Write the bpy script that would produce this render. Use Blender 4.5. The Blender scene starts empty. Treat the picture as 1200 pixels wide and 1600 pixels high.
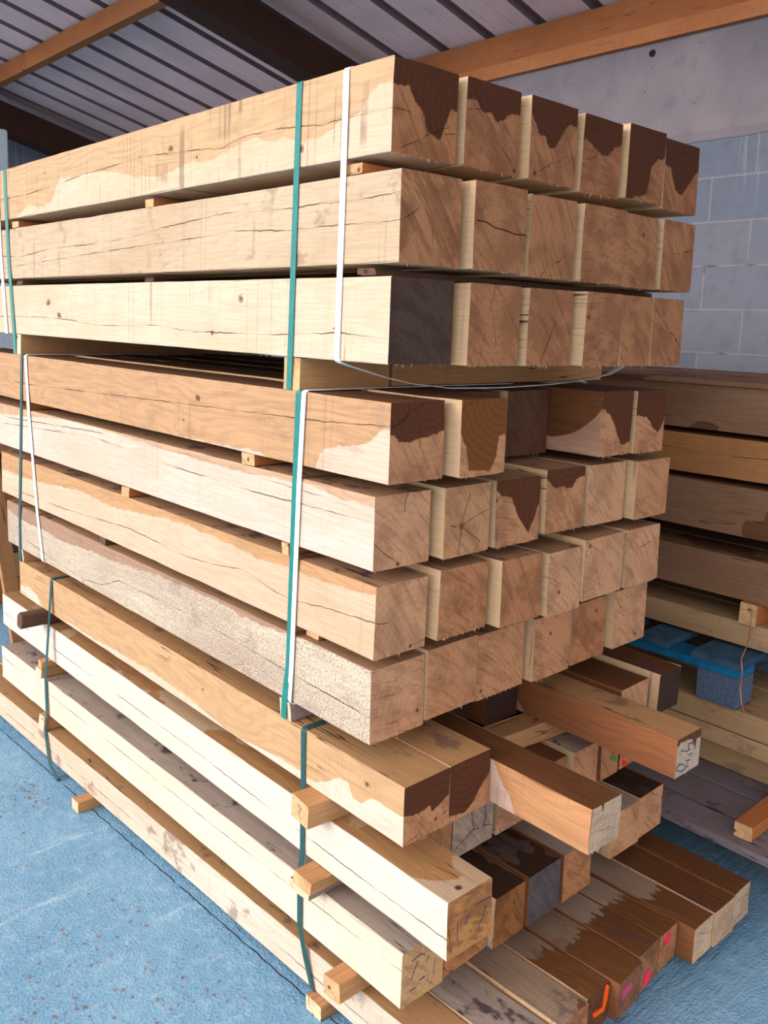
import bpy, bmesh, math, random
from mathutils import Vector, Matrix, noise
random.seed(7)
S = bpy.context.scene
COL = S.collection
PI = math.pi

# ------------------------------------------------------------------ camera
cam_data = bpy.data.cameras.new('camera')
cam = bpy.data.objects.new('camera', cam_data); COL.objects.link(cam)
cam_data.sensor_fit = 'VERTICAL'; cam_data.sensor_height = 36.0
cam_data.lens = 36.0 * 1371.21 / 1600.0
cam_data.shift_y = (718.44 - 800) / 1600.0
cam_data.clip_start = 0.02
cr = Vector((0.74079148, -0.67090659, 0.0333516)); cu = Vector((0.07814439, 0.13538442, 0.98770669)); cf = Vector((0.66717421, 0.72907847, -0.15271921))
cam.matrix_world = Matrix(((cr.x, cu.x, -cf.x, -1.02522), (cr.y, cu.y, -cf.y, -1.11688), (cr.z, cu.z, -cf.z, 1.418), (0, 0, 0, 1)))
S.camera = cam

# ------------------------------------------------------------------ light
w = bpy.data.worlds.new('daylight'); S.world = w; w.use_nodes = True
wn = w.node_tree.nodes; wl = w.node_tree.links
bg = wn['Background']
bg.inputs['Color'].default_value = (1.0, 0.975, 0.965, 1); bg.inputs['Strength'].default_value = 2.25
sun_d = bpy.data.lights.new('sun', 'SUN'); sun = bpy.data.objects.new('sun', sun_d); COL.objects.link(sun)
sun_d.energy = 2.3; sun_d.angle = math.radians(22); sun_d.color = (1.0, 0.96, 0.91)
sun.location = (-6, 1, 3)
sun.rotation_euler = Vector((1.0, -0.22, -0.34)).to_track_quat('-Z', 'Y').to_euler()
S.view_settings.view_transform = 'Standard'; S.view_settings.look = 'None'
S.view_settings.exposure = 0.0; S.view_settings.gamma = 1.0; S.view_settings.use_curve_mapping = False

# ------------------------------------------------------------------ helpers
class NT:
    """small wrapper that builds a node tree"""
    def __init__(s, mat):
        mat.use_nodes = True
        s.t = mat.node_tree; s.bsdf = s.t.nodes['Principled BSDF']
    def n(s, kind, **kw):
        o = s.t.nodes.new(kind)
        for k, v in kw.items(): setattr(o, k, v)
        return o
    def set(s, sock, v):
        if hasattr(v, 'links') or isinstance(v, bpy.types.NodeSocket): s.t.links.new(v, sock)
        elif v is not None: sock.default_value = v
    def m(s, op, a, b=None, c=None, clamp=False):
        o = s.n('ShaderNodeMath', operation=op, use_clamp=clamp)
        for i, v in enumerate((a, b, c)): s.set(o.inputs[i], v)
        return o.outputs[0]
    def vm(s, op, a, b=None):
        o = s.n('ShaderNodeVectorMath', operation=op)
        s.set(o.inputs[0], a); s.set(o.inputs[1], b)
        return o.outputs[0]
    def obj(s): return s.n('ShaderNodeTexCoord').outputs['Object']
    def rnd(s): return s.n('ShaderNodeObjectInfo').outputs['Random']
    def sep(s, v):
        o = s.n('ShaderNodeSeparateXYZ'); s.set(o.inputs[0], v); return o.outputs
    def comb(s, x, y, z):
        o = s.n('ShaderNodeCombineXYZ')
        for i, v in enumerate((x, y, z)): s.set(o.inputs[i], v)
        return o.outputs[0]
    def noise(s, v, scale=1.0, detail=3.0, rough=0.55, dist=0.0):
        o = s.n('ShaderNodeTexNoise'); s.set(o.inputs['Vector'], v)
        o.inputs['Scale'].default_value = scale; o.inputs['Detail'].default_value = detail
        o.inputs['Roughness'].default_value = rough; o.inputs['Distortion'].default_value = dist
        return o.outputs[0]
    def ramp(s, v, a, b, c=0.0, d=1.0, smooth=True):
        o = s.n('ShaderNodeMapRange'); o.interpolation_type = 'SMOOTHSTEP' if smooth else 'LINEAR'
        s.set(o.inputs[0], v)
        for i, q in enumerate((a, b, c, d)): s.set(o.inputs[i + 1], q)
        return o.outputs[0]
    def curve(s, v, pts):
        o = s.n('ShaderNodeFloatCurve'); c = o.mapping.curves[0]
        p2 = sorted([(min(1, max(0, a)), min(1, max(0, b))) for a, b in pts])
        q = [p2[0]]
        for p in p2[1:]:
            if p[0] - q[-1][0] > 0.0008: q.append(p)
        if q[0][0] > 0.001: q.insert(0, (0.0, q[0][1]))
        if q[-1][0] < 0.999: q.append((1.0, q[-1][1]))
        while len(c.points) < len(q): c.points.new(0.5, 0.5)
        for cp, p in zip(c.points, q): cp.location = p; cp.handle_type = 'VECTOR'
        o.mapping.update(); s.set(o.inputs['Value'], v)
        return o.outputs[0]
    def mix(s, f, a, b, mode='MIX'):
        o = s.n('ShaderNodeMix', data_type='RGBA', blend_type=mode)
        s.set(o.inputs[0], f)
        for sock, v in ((o.inputs[6], a), (o.inputs[7], b)):
            if isinstance(v, tuple): v = (v[0], v[1], v[2], 1)
            s.set(sock, v)
        return o.outputs[2]
    def out(s, col, rough=0.8, height=None, bump=0.3, dist=0.002, metal=0.0):
        s.set(s.bsdf.inputs['Base Color'], (*col, 1) if isinstance(col, tuple) else col)
        s.set(s.bsdf.inputs['Roughness'], rough); s.bsdf.inputs['Metallic'].default_value = metal
        s.bsdf.inputs['Specular IOR Level'].default_value = 0.25
        if height is not None:
            b = s.n('ShaderNodeBump'); b.inputs['Strength'].default_value = bump; b.inputs['Distance'].default_value = dist
            s.set(b.inputs['Height'], height); s.t.links.new(b.outputs[0], s.bsdf.inputs['Normal'])

def newmat(name): return bpy.data.materials.new(name)
ALB = 0.76                                                         # overall lightness of the sawn oak
def lin(r, g, b): return tuple(((c / 255) / 12.92 if c <= 10 else (((c / 255) + 0.055) / 1.055) ** 2.4) for c in (r, g, b))

PALE = lin(232, 200, 152); TAN = lin(218, 164, 108); WET = lin(150, 98, 52)
DARKWET = lin(112, 64, 32); GREY = lin(150, 136, 136); DIRT = lin(70, 52, 52)

def side_material(name, L, h, w, pale=PALE, tan=TAN, stain=None, full=None, cracks=(), knots=(), saw=0.25, blotch=0.0,
                  speckle=0.0, seed=0.0, patch=None, crackw=0.0011, tknots=(), endwet=None):
    """long sawn faces: grain along Y, saw marks across it, water stain above a line, cracks, knots"""
    M = newmat(name); t = NT(M); P = t.obj(); x, y, z = t.sep(P)[:3]
    r = t.rnd() if seed is None else seed
    off = t.m('MULTIPLY', r, 37.0) if seed is None else seed * 37.0
    u = t.m('ADD', z, x)                                            # position across the grain on either face
    V = t.comb(t.m('ADD', off, 0.0), y, u)
    wob = t.noise(t.comb(off, t.m('MULTIPLY', y, 2.2), t.m('MULTIPLY', u, 9.0)), 1.0, 2.0)
    # broad colour drift, fine fibre and cathedral figure
    drift = t.noise(t.comb(off, t.m('MULTIPLY', y, 1.6), t.m('MULTIPLY', u, 5.0)), 1.0, 2.0)
    fibre = t.noise(t.comb(off, t.m('MULTIPLY', y, 9.0), t.m('MULTIPLY', u, 330.0)), 1.0, 3.0, 0.6)
    fig = t.m('SINE', t.m('MULTIPLY', t.m('ADD', t.m('MULTIPLY', u, 9.0), t.m('MULTIPLY', wob, 2.8)), 26.0))
    fig = t.ramp(fig, -0.2, 1.0)
    sawn = t.noise(t.comb(off, t.m('MULTIPLY', t.m('ADD', y, t.m('MULTIPLY', u, 0.12)), 210.0), t.m('MULTIPLY', u, 5.0)), 1.0, 2.0)
    band = t.noise(t.comb(t.m('ADD', off, 3.0), t.m('MULTIPLY', y, 26.0), t.m('MULTIPLY', u, 1.5)), 1.0, 2.0)
    base = t.mix(t.ramp(drift, 0.3, 0.75), pale, tuple(a * 0.55 + b * 0.45 for a, b in zip(pale, tan)))
    height = t.m('ADD', t.m('MULTIPLY', fibre, 0.4), t.m('MULTIPLY', sawn, 0.5))
    wet = None
    jag = t.noise(t.comb(off, t.m('MULTIPLY', y, 38.0), t.m('MULTIPLY', u, 38.0)), 1.0, 3.0)
    if full is not None: wet = full
    if stain is not None:
        thr = t.curve(t.m('DIVIDE', y, L), [(a, (b + 0.2) / 1.4) for a, b in stain])
        thr = t.m('SUBTRACT', t.m('MULTIPLY', thr, 1.4), 0.2)
        zz = t.m('ADD', t.m('DIVIDE', z, h), t.m('MULTIPLY', t.m('SUBTRACT', jag, 0.5), 0.12))
        wet = t.ramp(t.m('SUBTRACT', zz, thr), -0.012, 0.012)
    if patch is not None:                                           # irregular wet patches with ragged rims
        big = t.noise(t.comb(t.m('ADD', off, 9.0), t.m('MULTIPLY', y, patch[1]), t.m('MULTIPLY', u, patch[1] * 1.7)), 1.0, 2.0)
        big = t.m('ADD', big, t.m('MULTIPLY', t.m('SUBTRACT', jag, 0.5), 0.10))
        wet = t.ramp(big, patch[0], patch[0] + 0.012)
    if endwet is not None:                                          # rain-wet as far back as the covering row
        rg = t.noise(t.comb(off, t.m('MULTIPLY', y, 12.0), t.m('MULTIPLY', u, 75.0)), 1.0, 3.0, 0.7)
        wet = t.ramp(t.m('SUBTRACT', t.m('ADD', endwet, t.m('MULTIPLY', t.m('SUBTRACT', rg, 0.5), 0.10)), y), -0.002, 0.002)
    if wet is not None:
        wc = t.mix(t.m('MULTIPLY', fig, 0.30), tan, tuple(c * 0.70 for c in tan))
        wc = t.mix(t.m('MULTIPLY', t.ramp(t.noise(t.comb(off, t.m('MULTIPLY', y, 5.0), t.m('MULTIPLY', t.m('ADD', u, t.m('MULTIPLY', wob, 0.05)), 95.0)), 1.0, 3.0, 0.6), 0.48, 0.66), 0.45), wc, tuple(c * 0.62 for c in tan))
        base = t.mix(wet, base, wc)
    base = t.mix(t.m('MULTIPLY', t.ramp(fibre, 0.62, 0.42), 0.20), base, tuple(c * 0.55 for c in tan))
    base = t.mix(t.m('MULTIPLY', fig, 0.10), base, tuple(c * 0.7 for c in tan))
    if saw:
        ln = t.noise(t.comb(t.m('ADD', off, 6.0), t.m('MULTIPLY', t.m('ADD', y, t.m('MULTIPLY', u, 0.03)), 13.0), 0.0), 1.0, 1.0)
        lk = t.m('MULTIPLY', t.ramp(t.m('ABSOLUTE', t.m('SUBTRACT', ln, 0.5)), 0.009, 0.002), t.ramp(t.noise(t.comb(off, t.m('MULTIPLY', y, 7.0), t.m('MULTIPLY', u, 9.0)), 1.0, 2.0), 0.42, 0.6))
        base = t.mix(t.m('MULTIPLY', lk, min(1.0, saw * 1.6)), base, lin(128, 92, 74))
        base = t.mix(t.m('MULTIPLY', t.ramp(band, 0.60, 0.70), saw * 0.4), base, tuple(c * 0.6 for c in tan))
        base = t.mix(t.m('MULTIPLY', t.ramp(sawn, 0.60, 0.75), saw), base, tuple(c * 0.6 for c in tan))
    if blotch:
        b = t.noise(t.comb(t.m('ADD', off, 5.0), t.m('MULTIPLY', y, 9.0), t.m('MULTIPLY', u, 14.0)), 1.0, 4.0, 0.65)
        base = t.mix(t.m('MULTIPLY', t.ramp(b, 0.575, 0.66), blotch), base, lin(74, 62, 74))
    if speckle:
        sp = t.noise(t.comb(t.m('MULTIPLY', x, 300.0), t.m('MULTIPLY', y, 230.0), t.m('MULTIPLY', z, 300.0)), 1.0, 3.0, 0.6)
        k = t.m('MULTIPLY', t.ramp(t.m('ADD', sp, t.m('MULTIPLY', t.m('SUBTRACT', drift, 0.5), 0.25)), 0.49, 0.60), speckle)
        if wet is not None: k = t.m('MULTIPLY', k, t.m('SUBTRACT', 1.0, t.m('MULTIPLY', wet, 0.75)))
        base = t.mix(k, base, lin(140, 122, 118))
    for ky, kz, kr in knots:
        d = t.n('ShaderNodeVectorMath', operation='LENGTH')
        t.set(d.inputs[0], t.comb(t.m('MULTIPLY', t.m('SUBTRACT', y, ky), 0.7), 0.0, t.m('SUBTRACT', z, kz)))
        dd = t.m('ADD', d.outputs['Value'], t.m('MULTIPLY', t.m('SUBTRACT', jag, 0.5), kr * 2.6))
        ringk = t.m('SINE', t.m('MULTIPLY', dd, 900.0))
        base = t.mix(t.m('MULTIPLY', t.ramp(dd, kr * 4.5, kr * 0.8), t.m('MULTIPLY', t.ramp(ringk, 0.0, 1.0), 0.22)), base, lin(150, 100, 70))
        base = t.mix(t.m('MULTIPLY', t.ramp(dd, kr, kr * 0.3), 0.85), base, lin(96, 58, 40))
    for kx, ky, kr in tknots:
        d = t.n('ShaderNodeVectorMath', operation='LENGTH')
        t.set(d.inputs[0], t.comb(t.m('SUBTRACT', x, kx), t.m('SUBTRACT', y, ky), 0.0))
        dd = t.m('ADD', d.outputs['Value'], t.m('MULTIPLY', t.m('SUBTRACT', jag, 0.5), kr * 1.2))
        base = t.mix(t.m('MULTIPLY', t.ramp(dd, kr, kr * 0.5), 0.92), base, lin(44, 26, 26))
    ckm = None
    for i, cpts in enumerate(cracks):
        cz = t.m('SUBTRACT', t.m('MULTIPLY', t.curve(t.m('DIVIDE', y, L), [(a, (b + 0.2) / 1.4) for a, b in cpts]), 1.4), 0.2)
        wv = t.m('MULTIPLY', t.m('SUBTRACT', t.noise(t.comb(i * 3.0 + 1.0, t.m('MULTIPLY', y, 30.0), 0.0), 1.0, 4.0), 0.5), 0.008)
        d = t.m('ABSOLUTE', t.m('SUBTRACT', t.m('ADD', z, wv), t.m('MULTIPLY', cz, h)))
        wid = t.m('MULTIPLY', t.ramp(t.noise(t.comb(i * 7.0 + off if seed is not None else 2.0, t.m('MULTIPLY', y, 6.0), 0.0), 1.0, 3.0), 0.40, 0.62), crackw)
        k = t.ramp(t.m('SUBTRACT', d, wid), 0.0004, -0.0002)
        k = t.m('MULTIPLY', k, t.ramp(x, 0.02, 0.004))
        ckm = k if ckm is None else t.m('MAXIMUM', ckm, k)
    if not cracks:                                                  # random shakes along the grain
        c1 = t.noise(t.comb(t.m('ADD', off, 8.0), t.m('MULTIPLY', y, 1.3), t.m('MULTIPLY', u, 40.0)), 1.0, 2.0)
        c2 = t.noise(t.comb(t.m('ADD', off, 2.0), t.m('MULTIPLY', y, 3.0), t.m('MULTIPLY', u, 4.0)), 1.0, 1.0)
        ckm = t.m('MULTIPLY', t.ramp(t.m('ABSOLUTE', t.m('SUBTRACT', c1, 0.5)), 0.010, 0.003), t.ramp(c2, 0.56, 0.62))
    base = t.mix(t.m('MULTIPLY', ckm, 0.85), base, lin(62, 36, 28))
    height = t.m('SUBTRACT', height, t.m('MULTIPLY', ckm, 3.0))
    t.out(t.mix(1.0, base, (ALB, ALB * 0.985, ALB * 0.97), 'MULTIPLY'), 0.78, height, 0.45, 0.0012)
    return M

def end_material(name, w, h, pale=None, dark=None, stain=None, full=0.0, seed=None, smudge=0.5, hole=True, tint=0.0, pith=None):
    """cross-cut face: growth rings round a random pith, saw scratches, drying checks, water stain"""
    pale = pale or lin(196, 140, 100); dark = dark or lin(96, 52, 28)
    M = newmat(name); t = NT(M); P = t.obj(); x, y, z = t.sep(P)[:3]
    r = t.rnd(); off = t.m('MULTIPLY', r, 41.0)
    q = t.comb(x, off, z)
    r2 = t.m('FRACT', t.m('MULTIPLY', r, 17.3)); r3 = t.m('FRACT', t.m('MULTIPLY', r, 91.7)); r4 = t.m('FRACT', t.m('MULTIPLY', r, 53.1))
    px = t.m('MULTIPLY', t.m('ADD', t.m('MULTIPLY', r2, 1.5), -0.25), w); pz = t.m('MULTIPLY', t.m('ADD', t.m('MULTIPLY', r3, 1.5), -0.25), h)
    if pith: px, pz = pith
    dx = t.m('SUBTRACT', x, px); dz = t.m('SUBTRACT', z, pz)
    wob = t.noise(q, 14.0, 2.0); fine = t.noise(q, 160.0, 3.0)
    D = t.m('SQRT', t.m('ADD', t.m('MULTIPLY', dx, dx), t.m('MULTIPLY', dz, dz)))
    D2 = t.m('ADD', D, t.m('MULTIPLY', wob, 0.02))
    rings = t.m('SINE', t.m('MULTIPLY', D2, 1500.0)); rings2 = t.m('SINE', t.m('MULTIPLY', D2, 420.0))
    ang = t.m('ARCTAN2', dz, dx)
    rays = t.noise(t.comb(t.m('MULTIPLY', ang, 26.0), off, t.m('MULTIPLY', D, 14.0)), 1.0, 3.0)
    # chainsaw or circular saw scratches run diagonally in arcs
    sc = t.m('ADD', t.m('MULTIPLY', x, t.m('SUBTRACT', t.m('MULTIPLY', r4, 1.6), 0.2)), z)
    sc = t.m('ADD', sc, t.m('MULTIPLY', t.m('MULTIPLY', x, x), 2.0))
    scr = t.noise(t.comb(t.m('MULTIPLY', sc, 260.0), off, t.m('MULTIPLY', x, 12.0)), 1.0, 3.0, 0.6)
    scb = t.noise(t.comb(t.m('MULTIPLY', sc, 46.0), t.m('ADD', off, 2.0), t.m('MULTIPLY', x, 16.0)), 1.0, 3.0, 0.6)
    big = t.noise(t.comb(x, t.m('ADD', off, 4.0), z), 13.0, 3.0, 0.6)
    warm = tuple(a * 0.36 + b * 0.64 for a, b in zip(pale, dark)); pale = tuple(min(0.95, c * 1.16) for c in pale)
    base = t.mix(t.m('MULTIPLY', t.ramp(big, 0.44, 0.62), smudge), pale, warm)
    base = t.mix(t.m('MULTIPLY', t.ramp(scb, 0.50, 0.62), smudge * 0.9), base, warm)
    base = t.mix(t.m('MULTIPLY', t.ramp(rings, 0.2, 1.0), 0.08), base, dark)
    base = t.mix(t.m('MULTIPLY', t.ramp(rings2, 0.3, 1.0), 0.10), base, dark)
    base = t.mix(t.m('MULTIPLY', t.ramp(rays, 0.58, 0.75), 0.22), base, tuple(min(1, c * 1.25) for c in pale))
    base = t.mix(t.m('MULTIPLY', t.ramp(scr, 0.54, 0.70), 0.42), base, dark)
    if tint: base = t.mix(tint, base, t.mix(t.ramp(big, 0.35, 0.65), dark, lin(60, 48, 44)))
    if stain is not None:
        jag = t.noise(t.comb(t.m('MULTIPLY', x, 46.0), off, t.m('MULTIPLY', z, 46.0)), 1.0, 3.0)
        thr = t.m('SUBTRACT', t.m('MULTIPLY', t.curve(t.m('DIVIDE', x, w), [(a, (b + 0.2) / 1.4) for a, b in stain]), 1.4), 0.2)
        wet = t.ramp(t.m('SUBTRACT', t.m('ADD', t.m('DIVIDE', z, h), t.m('MULTIPLY', t.m('SUBTRACT', jag, 0.5), 0.14)), thr), -0.012, 0.012)
        wc = t.mix(t.m('MULTIPLY', t.ramp(rings2, -0.2, 1.0), 0.35), dark, tuple(c * 0.6 for c in dark))
        wc = t.mix(t.m('MULTIPLY', t.ramp(scr, 0.5, 0.8), 0.25), wc, tuple(c * 1.8 for c in dark))
        base = t.mix(wet, base, wc)
    # drying checks: two radial cracks and one that runs in from a side
    ck = None
    for a0, amp in ((1.3, 0.0012), (-1.9, 0.0009), (3.0, 0.0008)):
        aa = t.m('ADD', t.m('MULTIPLY', r4, 2.4), a0)
        s_, c_ = t.m('SINE', aa), t.m('COSINE', aa)
        perp = t.m('SUBTRACT', t.m('MULTIPLY', dx, s_), t.m('MULTIPLY', dz, c_)); along = t.m('ADD', t.m('MULTIPLY', dx, c_), t.m('MULTIPLY', dz, s_))
        perp = t.m('ADD', perp, t.m('MULTIPLY', t.m('SUBTRACT', t.noise(q, 45.0, 3.0), 0.5), 0.014))
        k = t.m('MULTIPLY', t.ramp(t.m('ABSOLUTE', perp), amp, amp * 0.3), t.ramp(along, 0.004, 0.02))
        k = t.m('MULTIPLY', k, t.ramp(t.noise(q, 22.0, 1.0), 0.45, 0.55))
        ck = k if ck is None else t.m('MAXIMUM', ck, k)
    base = t.mix(t.m('MULTIPLY', ck, 0.8), base, lin(48, 28, 22))
    if hole: base = t.mix(t.m('MULTIPLY', t.ramp(D, 0.009 if pith else 0.006, 0.003), 0.85), base, dark)
    hgt = t.m('SUBTRACT', t.m('ADD', t.m('MULTIPLY', scr, 0.6), t.m('MULTIPLY', fine, 0.4)), t.m('MULTIPLY', ck, 3.0))
    t.out(t.mix(1.0, base, (ALB, ALB * 0.97, ALB * 0.95), 'MULTIPLY'), 0.85, hgt, 0.5, 0.0012)
    return M

def plain_material(name, col, rough=0.6, metal=0.0, var=0.15, scale=30.0, bump=0.0):
    M = newmat(name); t = NT(M); P = t.obj()
    n_ = t.noise(P, scale, 4.0)
    t.out(t.mix(t.m('MULTIPLY', t.ramp(n_, 0.35, 0.7), var), col, tuple(c * 0.4 for c in col)), rough, n_ if bump else None, bump, 0.003, metal)
    return M

def tag(o, label, cat, group=None, kind=None):
    if label: o['label'] = label
    if cat: o['category'] = cat
    if group: o['group'] = group
    if kind: o['kind'] = kind
    return o

def link(name, bm, mats, loc=(0, 0, 0), rot=0.0, parent=None):
    me = bpy.data.meshes.new(name); bm.normal_update(); bm.to_mesh(me); bm.free()
    o = bpy.data.objects.new(name, me); COL.objects.link(o)
    for m_ in (mats if isinstance(mats, (list, tuple)) else [mats]): me.materials.append(m_)
    if parent is not None: o.parent = parent
    else: o.location = loc; o.rotation_euler = (0, 0, rot)
    return o

def beam_bm(w, h, L, ring=0.06, bev=0.0022, rough=0.0009, bow=0.002, seed=0, skew=0.002, cap_mat=1, top_mat=2):
    """sawn timber along +Y; softened arrises with small nicks, slightly uneven faces, ends not quite square"""
    rnd = random.Random(seed); bm = bmesh.new()
    prof = []                                                       # (x, z, corner weight, face id)
    def edge(ax, az, bx, bz):
        out = []
        for f_ in (0.06, 0.25, 0.5, 0.75, 0.94): out.append((ax + (bx - ax) * f_, az + (bz - az) * f_))
        return out
    C4 = [(0, 0), (w, 0), (w, h), (0, h)]
    bs = [bev * rnd.uniform(0.5, 1.5) for _ in range(4)]
    for i in range(4):
        a = C4[i]; b = C4[(i + 1) % 4]; p = C4[i - 1]; e = bs[i]
        def un(q): 
            d = math.hypot(q[0] - a[0], q[1] - a[1]); return ((q[0] - a[0]) / d, (q[1] - a[1]) / d)
        up, ub = un(p), un(b)
        prof += [(a[0] + up[0] * e, a[1] + up[1] * e, 1), (a[0] + (up[0] + ub[0]) * e * 0.25, a[1] + (up[1] + ub[1]) * e * 0.25, 1), (a[0] + ub[0] * e, a[1] + ub[1] * e, 1)]
        prof += [(q[0], q[1], 0) for q in edge(*a, *b)[1:4]]
    n = len(prof); N = max(3, int(L / ring)); rings = []
    sx, sz = rnd.uniform(-skew, skew), rnd.uniform(-skew, skew); ph = rnd.uniform(0, 6)
    for k in range(N + 1):
        y = L * k / N; vs = []
        bx = bow * math.sin(PI * y / L) * math.sin(ph); bz = bow * 0.5 * math.sin(PI * y / L) * math.cos(ph)
        for (px, pz, cw) in prof:
            nn = noise.noise_vector(Vector((px * 20 + seed, y * 11, pz * 20))) * rough
            yy = y + (sx * (px / w - 0.5) * 2 + sz * (pz / h - 0.5) * 2) * (1 if k in (0, N) else 0)
            if k in (0, N): yy += rnd.uniform(-0.0006, 0.0006) * cw
            c = 1.0
            if cw and rnd.random() < 0.08: c = rnd.uniform(1.0, 2.2)     # a nick in the arris
            cx, cz = w / 2, h / 2
            qx = px + nn.x + bx; qz = pz + nn.z + bz
            if c > 1: qx += (cx - px) / (w / 2) * 0.0012 * c; qz += (cz - pz) / (h / 2) * 0.0012 * c
            vs.append(bm.verts.new((qx, yy, qz)))
        rings.append(vs)
    for a, b in zip(rings[:-1], rings[1:]):
        for i in range(n):
            j = (i + 1) % n; f = bm.faces.new((a[i], a[j], b[j], b[i]))
            mz = (prof[i][1] + prof[j][1]) / 2
            f.material_index = top_mat if mz > h * 0.999 - 1e-5 else 0
    f = bm.faces.new(list(reversed(rings[0]))); f.material_index = cap_mat
    f = bm.faces.new(rings[-1]); f.material_index = cap_mat
    bmesh.ops.recalc_face_normals(bm, faces=bm.faces)
    return bm

def splinter_bm(w, h, seed, n=16, top=False):
    """torn fibres left by the saw along the lower arris of a cut end"""
    rnd = random.Random(seed); bm = bmesh.new()
    for _ in range(n):
        k = rnd.random()
        if k < 0.7: x, z, d = rnd.uniform(0.003, w - 0.003), 0.001, Vector((rnd.uniform(-.4, .4), rnd.uniform(-.5, .1), -1))
        elif k < 0.9: x, z, d = w - 0.001, rnd.uniform(0.01, h - 0.01), Vector((0.8, rnd.uniform(-.5, .1), rnd.uniform(-.8, .2)))
        else: x, z, d = 0.001, rnd.uniform(0.01, h - 0.01), Vector((-0.6, rnd.uniform(-.6, .0), rnd.uniform(-.6, .3)))
        l = rnd.uniform(0.0015, 0.0052) * (2.0 if rnd.random() < 0.12 else 1); d.normalize(); b = 0.0006
        if k >= 0.7: l = min(l, 0.0022)
        y = rnd.uniform(0.0, 0.003)
        vs = [bm.verts.new((x - b, y, z)), bm.verts.new((x + b, y, z)), bm.verts.new((x, y + b * 2, z + b))]
        tip = bm.verts.new(Vector((x, y, z)) + d * l)
        for i in range(3): bm.faces.new((vs[i], vs[(i + 1) % 3], tip))
        bm.faces.new((vs[2], vs[1], vs[0]))
    return bm

def box_bm(bm, x0, x1, y0, y1, z0, z1, bev=0.0):
    g = bmesh.ops.create_cube(bm, size=1.0)
    for v in g['verts']:
        v.co = Vector((x0 + (v.co.x + 0.5) * (x1 - x0), y0 + (v.co.y + 0.5) * (y1 - y0), z0 + (v.co.z + 0.5) * (z1 - z0)))
    if bev:
        es = list({e for v in g['verts'] for e in v.link_edges})
        bmesh.ops.bevel(bm, geom=es, offset=bev, segments=2, affect='EDGES')
    return bm

def tube_bm(bm, pts, r, sides=6, taper=None):
    pts = [Vector(p) for p in pts]; prev = None; rings = []
    for i, p in enumerate(pts):
        d = (pts[min(i + 1, len(pts) - 1)] - pts[max(i - 1, 0)]).normalized()
        a = d.cross(Vector((0.13, 0.21, 0.97))).normalized(); b = d.cross(a)
        rings.append([bm.verts.new(p + (a * math.cos(2 * PI * k / sides) + b * math.sin(2 * PI * k / sides)) * r) for k in range(sides)])
    for A, B_ in zip(rings[:-1], rings[1:]):
        for k in range(sides): bm.faces.new((A[k], A[(k + 1) % sides], B_[(k + 1) % sides], B_[k]))
    bm.faces.new(list(reversed(rings[0]))); bm.faces.new(rings[-1])
    return bm

# ------------------------------------------------------------------ setting: floor, walls, roof
def floor_material():
    M = newmat('blue_cast_concrete'); t = NT(M); P = t.obj(); x, y, z = t.sep(P)[:3]  # grey concrete; its blue cast is put into the base colour
    n1 = t.noise(P, 2.3, 4.0); n2 = t.noise(P, 26.0, 5.0, 0.7); n3 = t.noise(P, 140.0, 3.0, 0.6)
    brush = t.noise(t.comb(t.m('MULTIPLY', x, 10.0), t.m('MULTIPLY', y, 75.0), 0.0), 1.0, 4.0, 0.65)
    c = t.mix(t.ramp(n1, 0.35, 0.7), lin(114, 158, 190), lin(134, 174, 204))
    c = t.mix(t.m('MULTIPLY', t.ramp(n2, 0.45, 0.75), 0.45), c, lin(174, 200, 216))
    c = t.mix(t.m('MULTIPLY', t.ramp(n3, 0.60, 0.74), 0.5), c, lin(92, 112, 136))
    c = t.mix(t.m('MULTIPLY', t.ramp(brush, 0.58, 0.74), 0.5), c, lin(180, 204, 218))
    red = t.noise(P, 9.0, 6.0, 0.8)
    c = t.mix(t.m('MULTIPLY', t.ramp(red, 0.62, 0.70), 0.4), c, lin(150, 130, 140))
    # pale trowel streaks across the slab
    for yc, x0, x1 in ((1.07, -0.30, -0.02), (0.61, -0.17, -0.01), (0.84, -0.6, -0.2)):
        d = t.m('ABSOLUTE', t.m('SUBTRACT', t.m('ADD', y, t.m('MULTIPLY', n1, 0.05)), yc + 0.025))
        k = t.m('MULTIPLY', t.ramp(d, 0.022, 0.004), t.m('MULTIPLY', t.ramp(x, x0, x0 + 0.08), t.ramp(x, x1 + 0.02, x1 - 0.01)))
        c = t.mix(t.m('MULTIPLY', k, t.m('MULTIPLY', t.ramp(brush, 0.4, 0.6), 0.4)), c, lin(200, 220, 232))
    # saw-cut joint that runs beside the pile
    wv = t.m('MULTIPLY', t.m('SUBTRACT', t.noise(t.comb(0.0, t.m('MULTIPLY', y, 22.0), 0.0), 1.0, 4.0), 0.5), 0.012)
    jx = t.m('ABSOLUTE', t.m('ADD', t.m('ADD', x, wv), t.m('ADD', t.m('MULTIPLY', y, 0.043), -0.018)))
    j = t.m('MULTIPLY', t.ramp(jx, 0.0032, 0.0008), t.ramp(t.noise(t.comb(1.0, t.m('MULTIPLY', y, 9.0), 0.0), 1.0, 2.0), 0.36, 0.5))
    c = t.mix(t.m('MULTIPLY', j, 0.65), c, lin(58, 70, 92))
    hgt = t.m('SUBTRACT', t.m('ADD', t.m('ADD', t.m('MULTIPLY', n2, 1.0), t.m('MULTIPLY', n3, 0.7)), t.m('MULTIPLY', brush, 1.0)), t.m('MULTIPLY', j, 1.5))
    t.out(c, 0.62, hgt, 0.8, 0.009)
    return M

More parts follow.
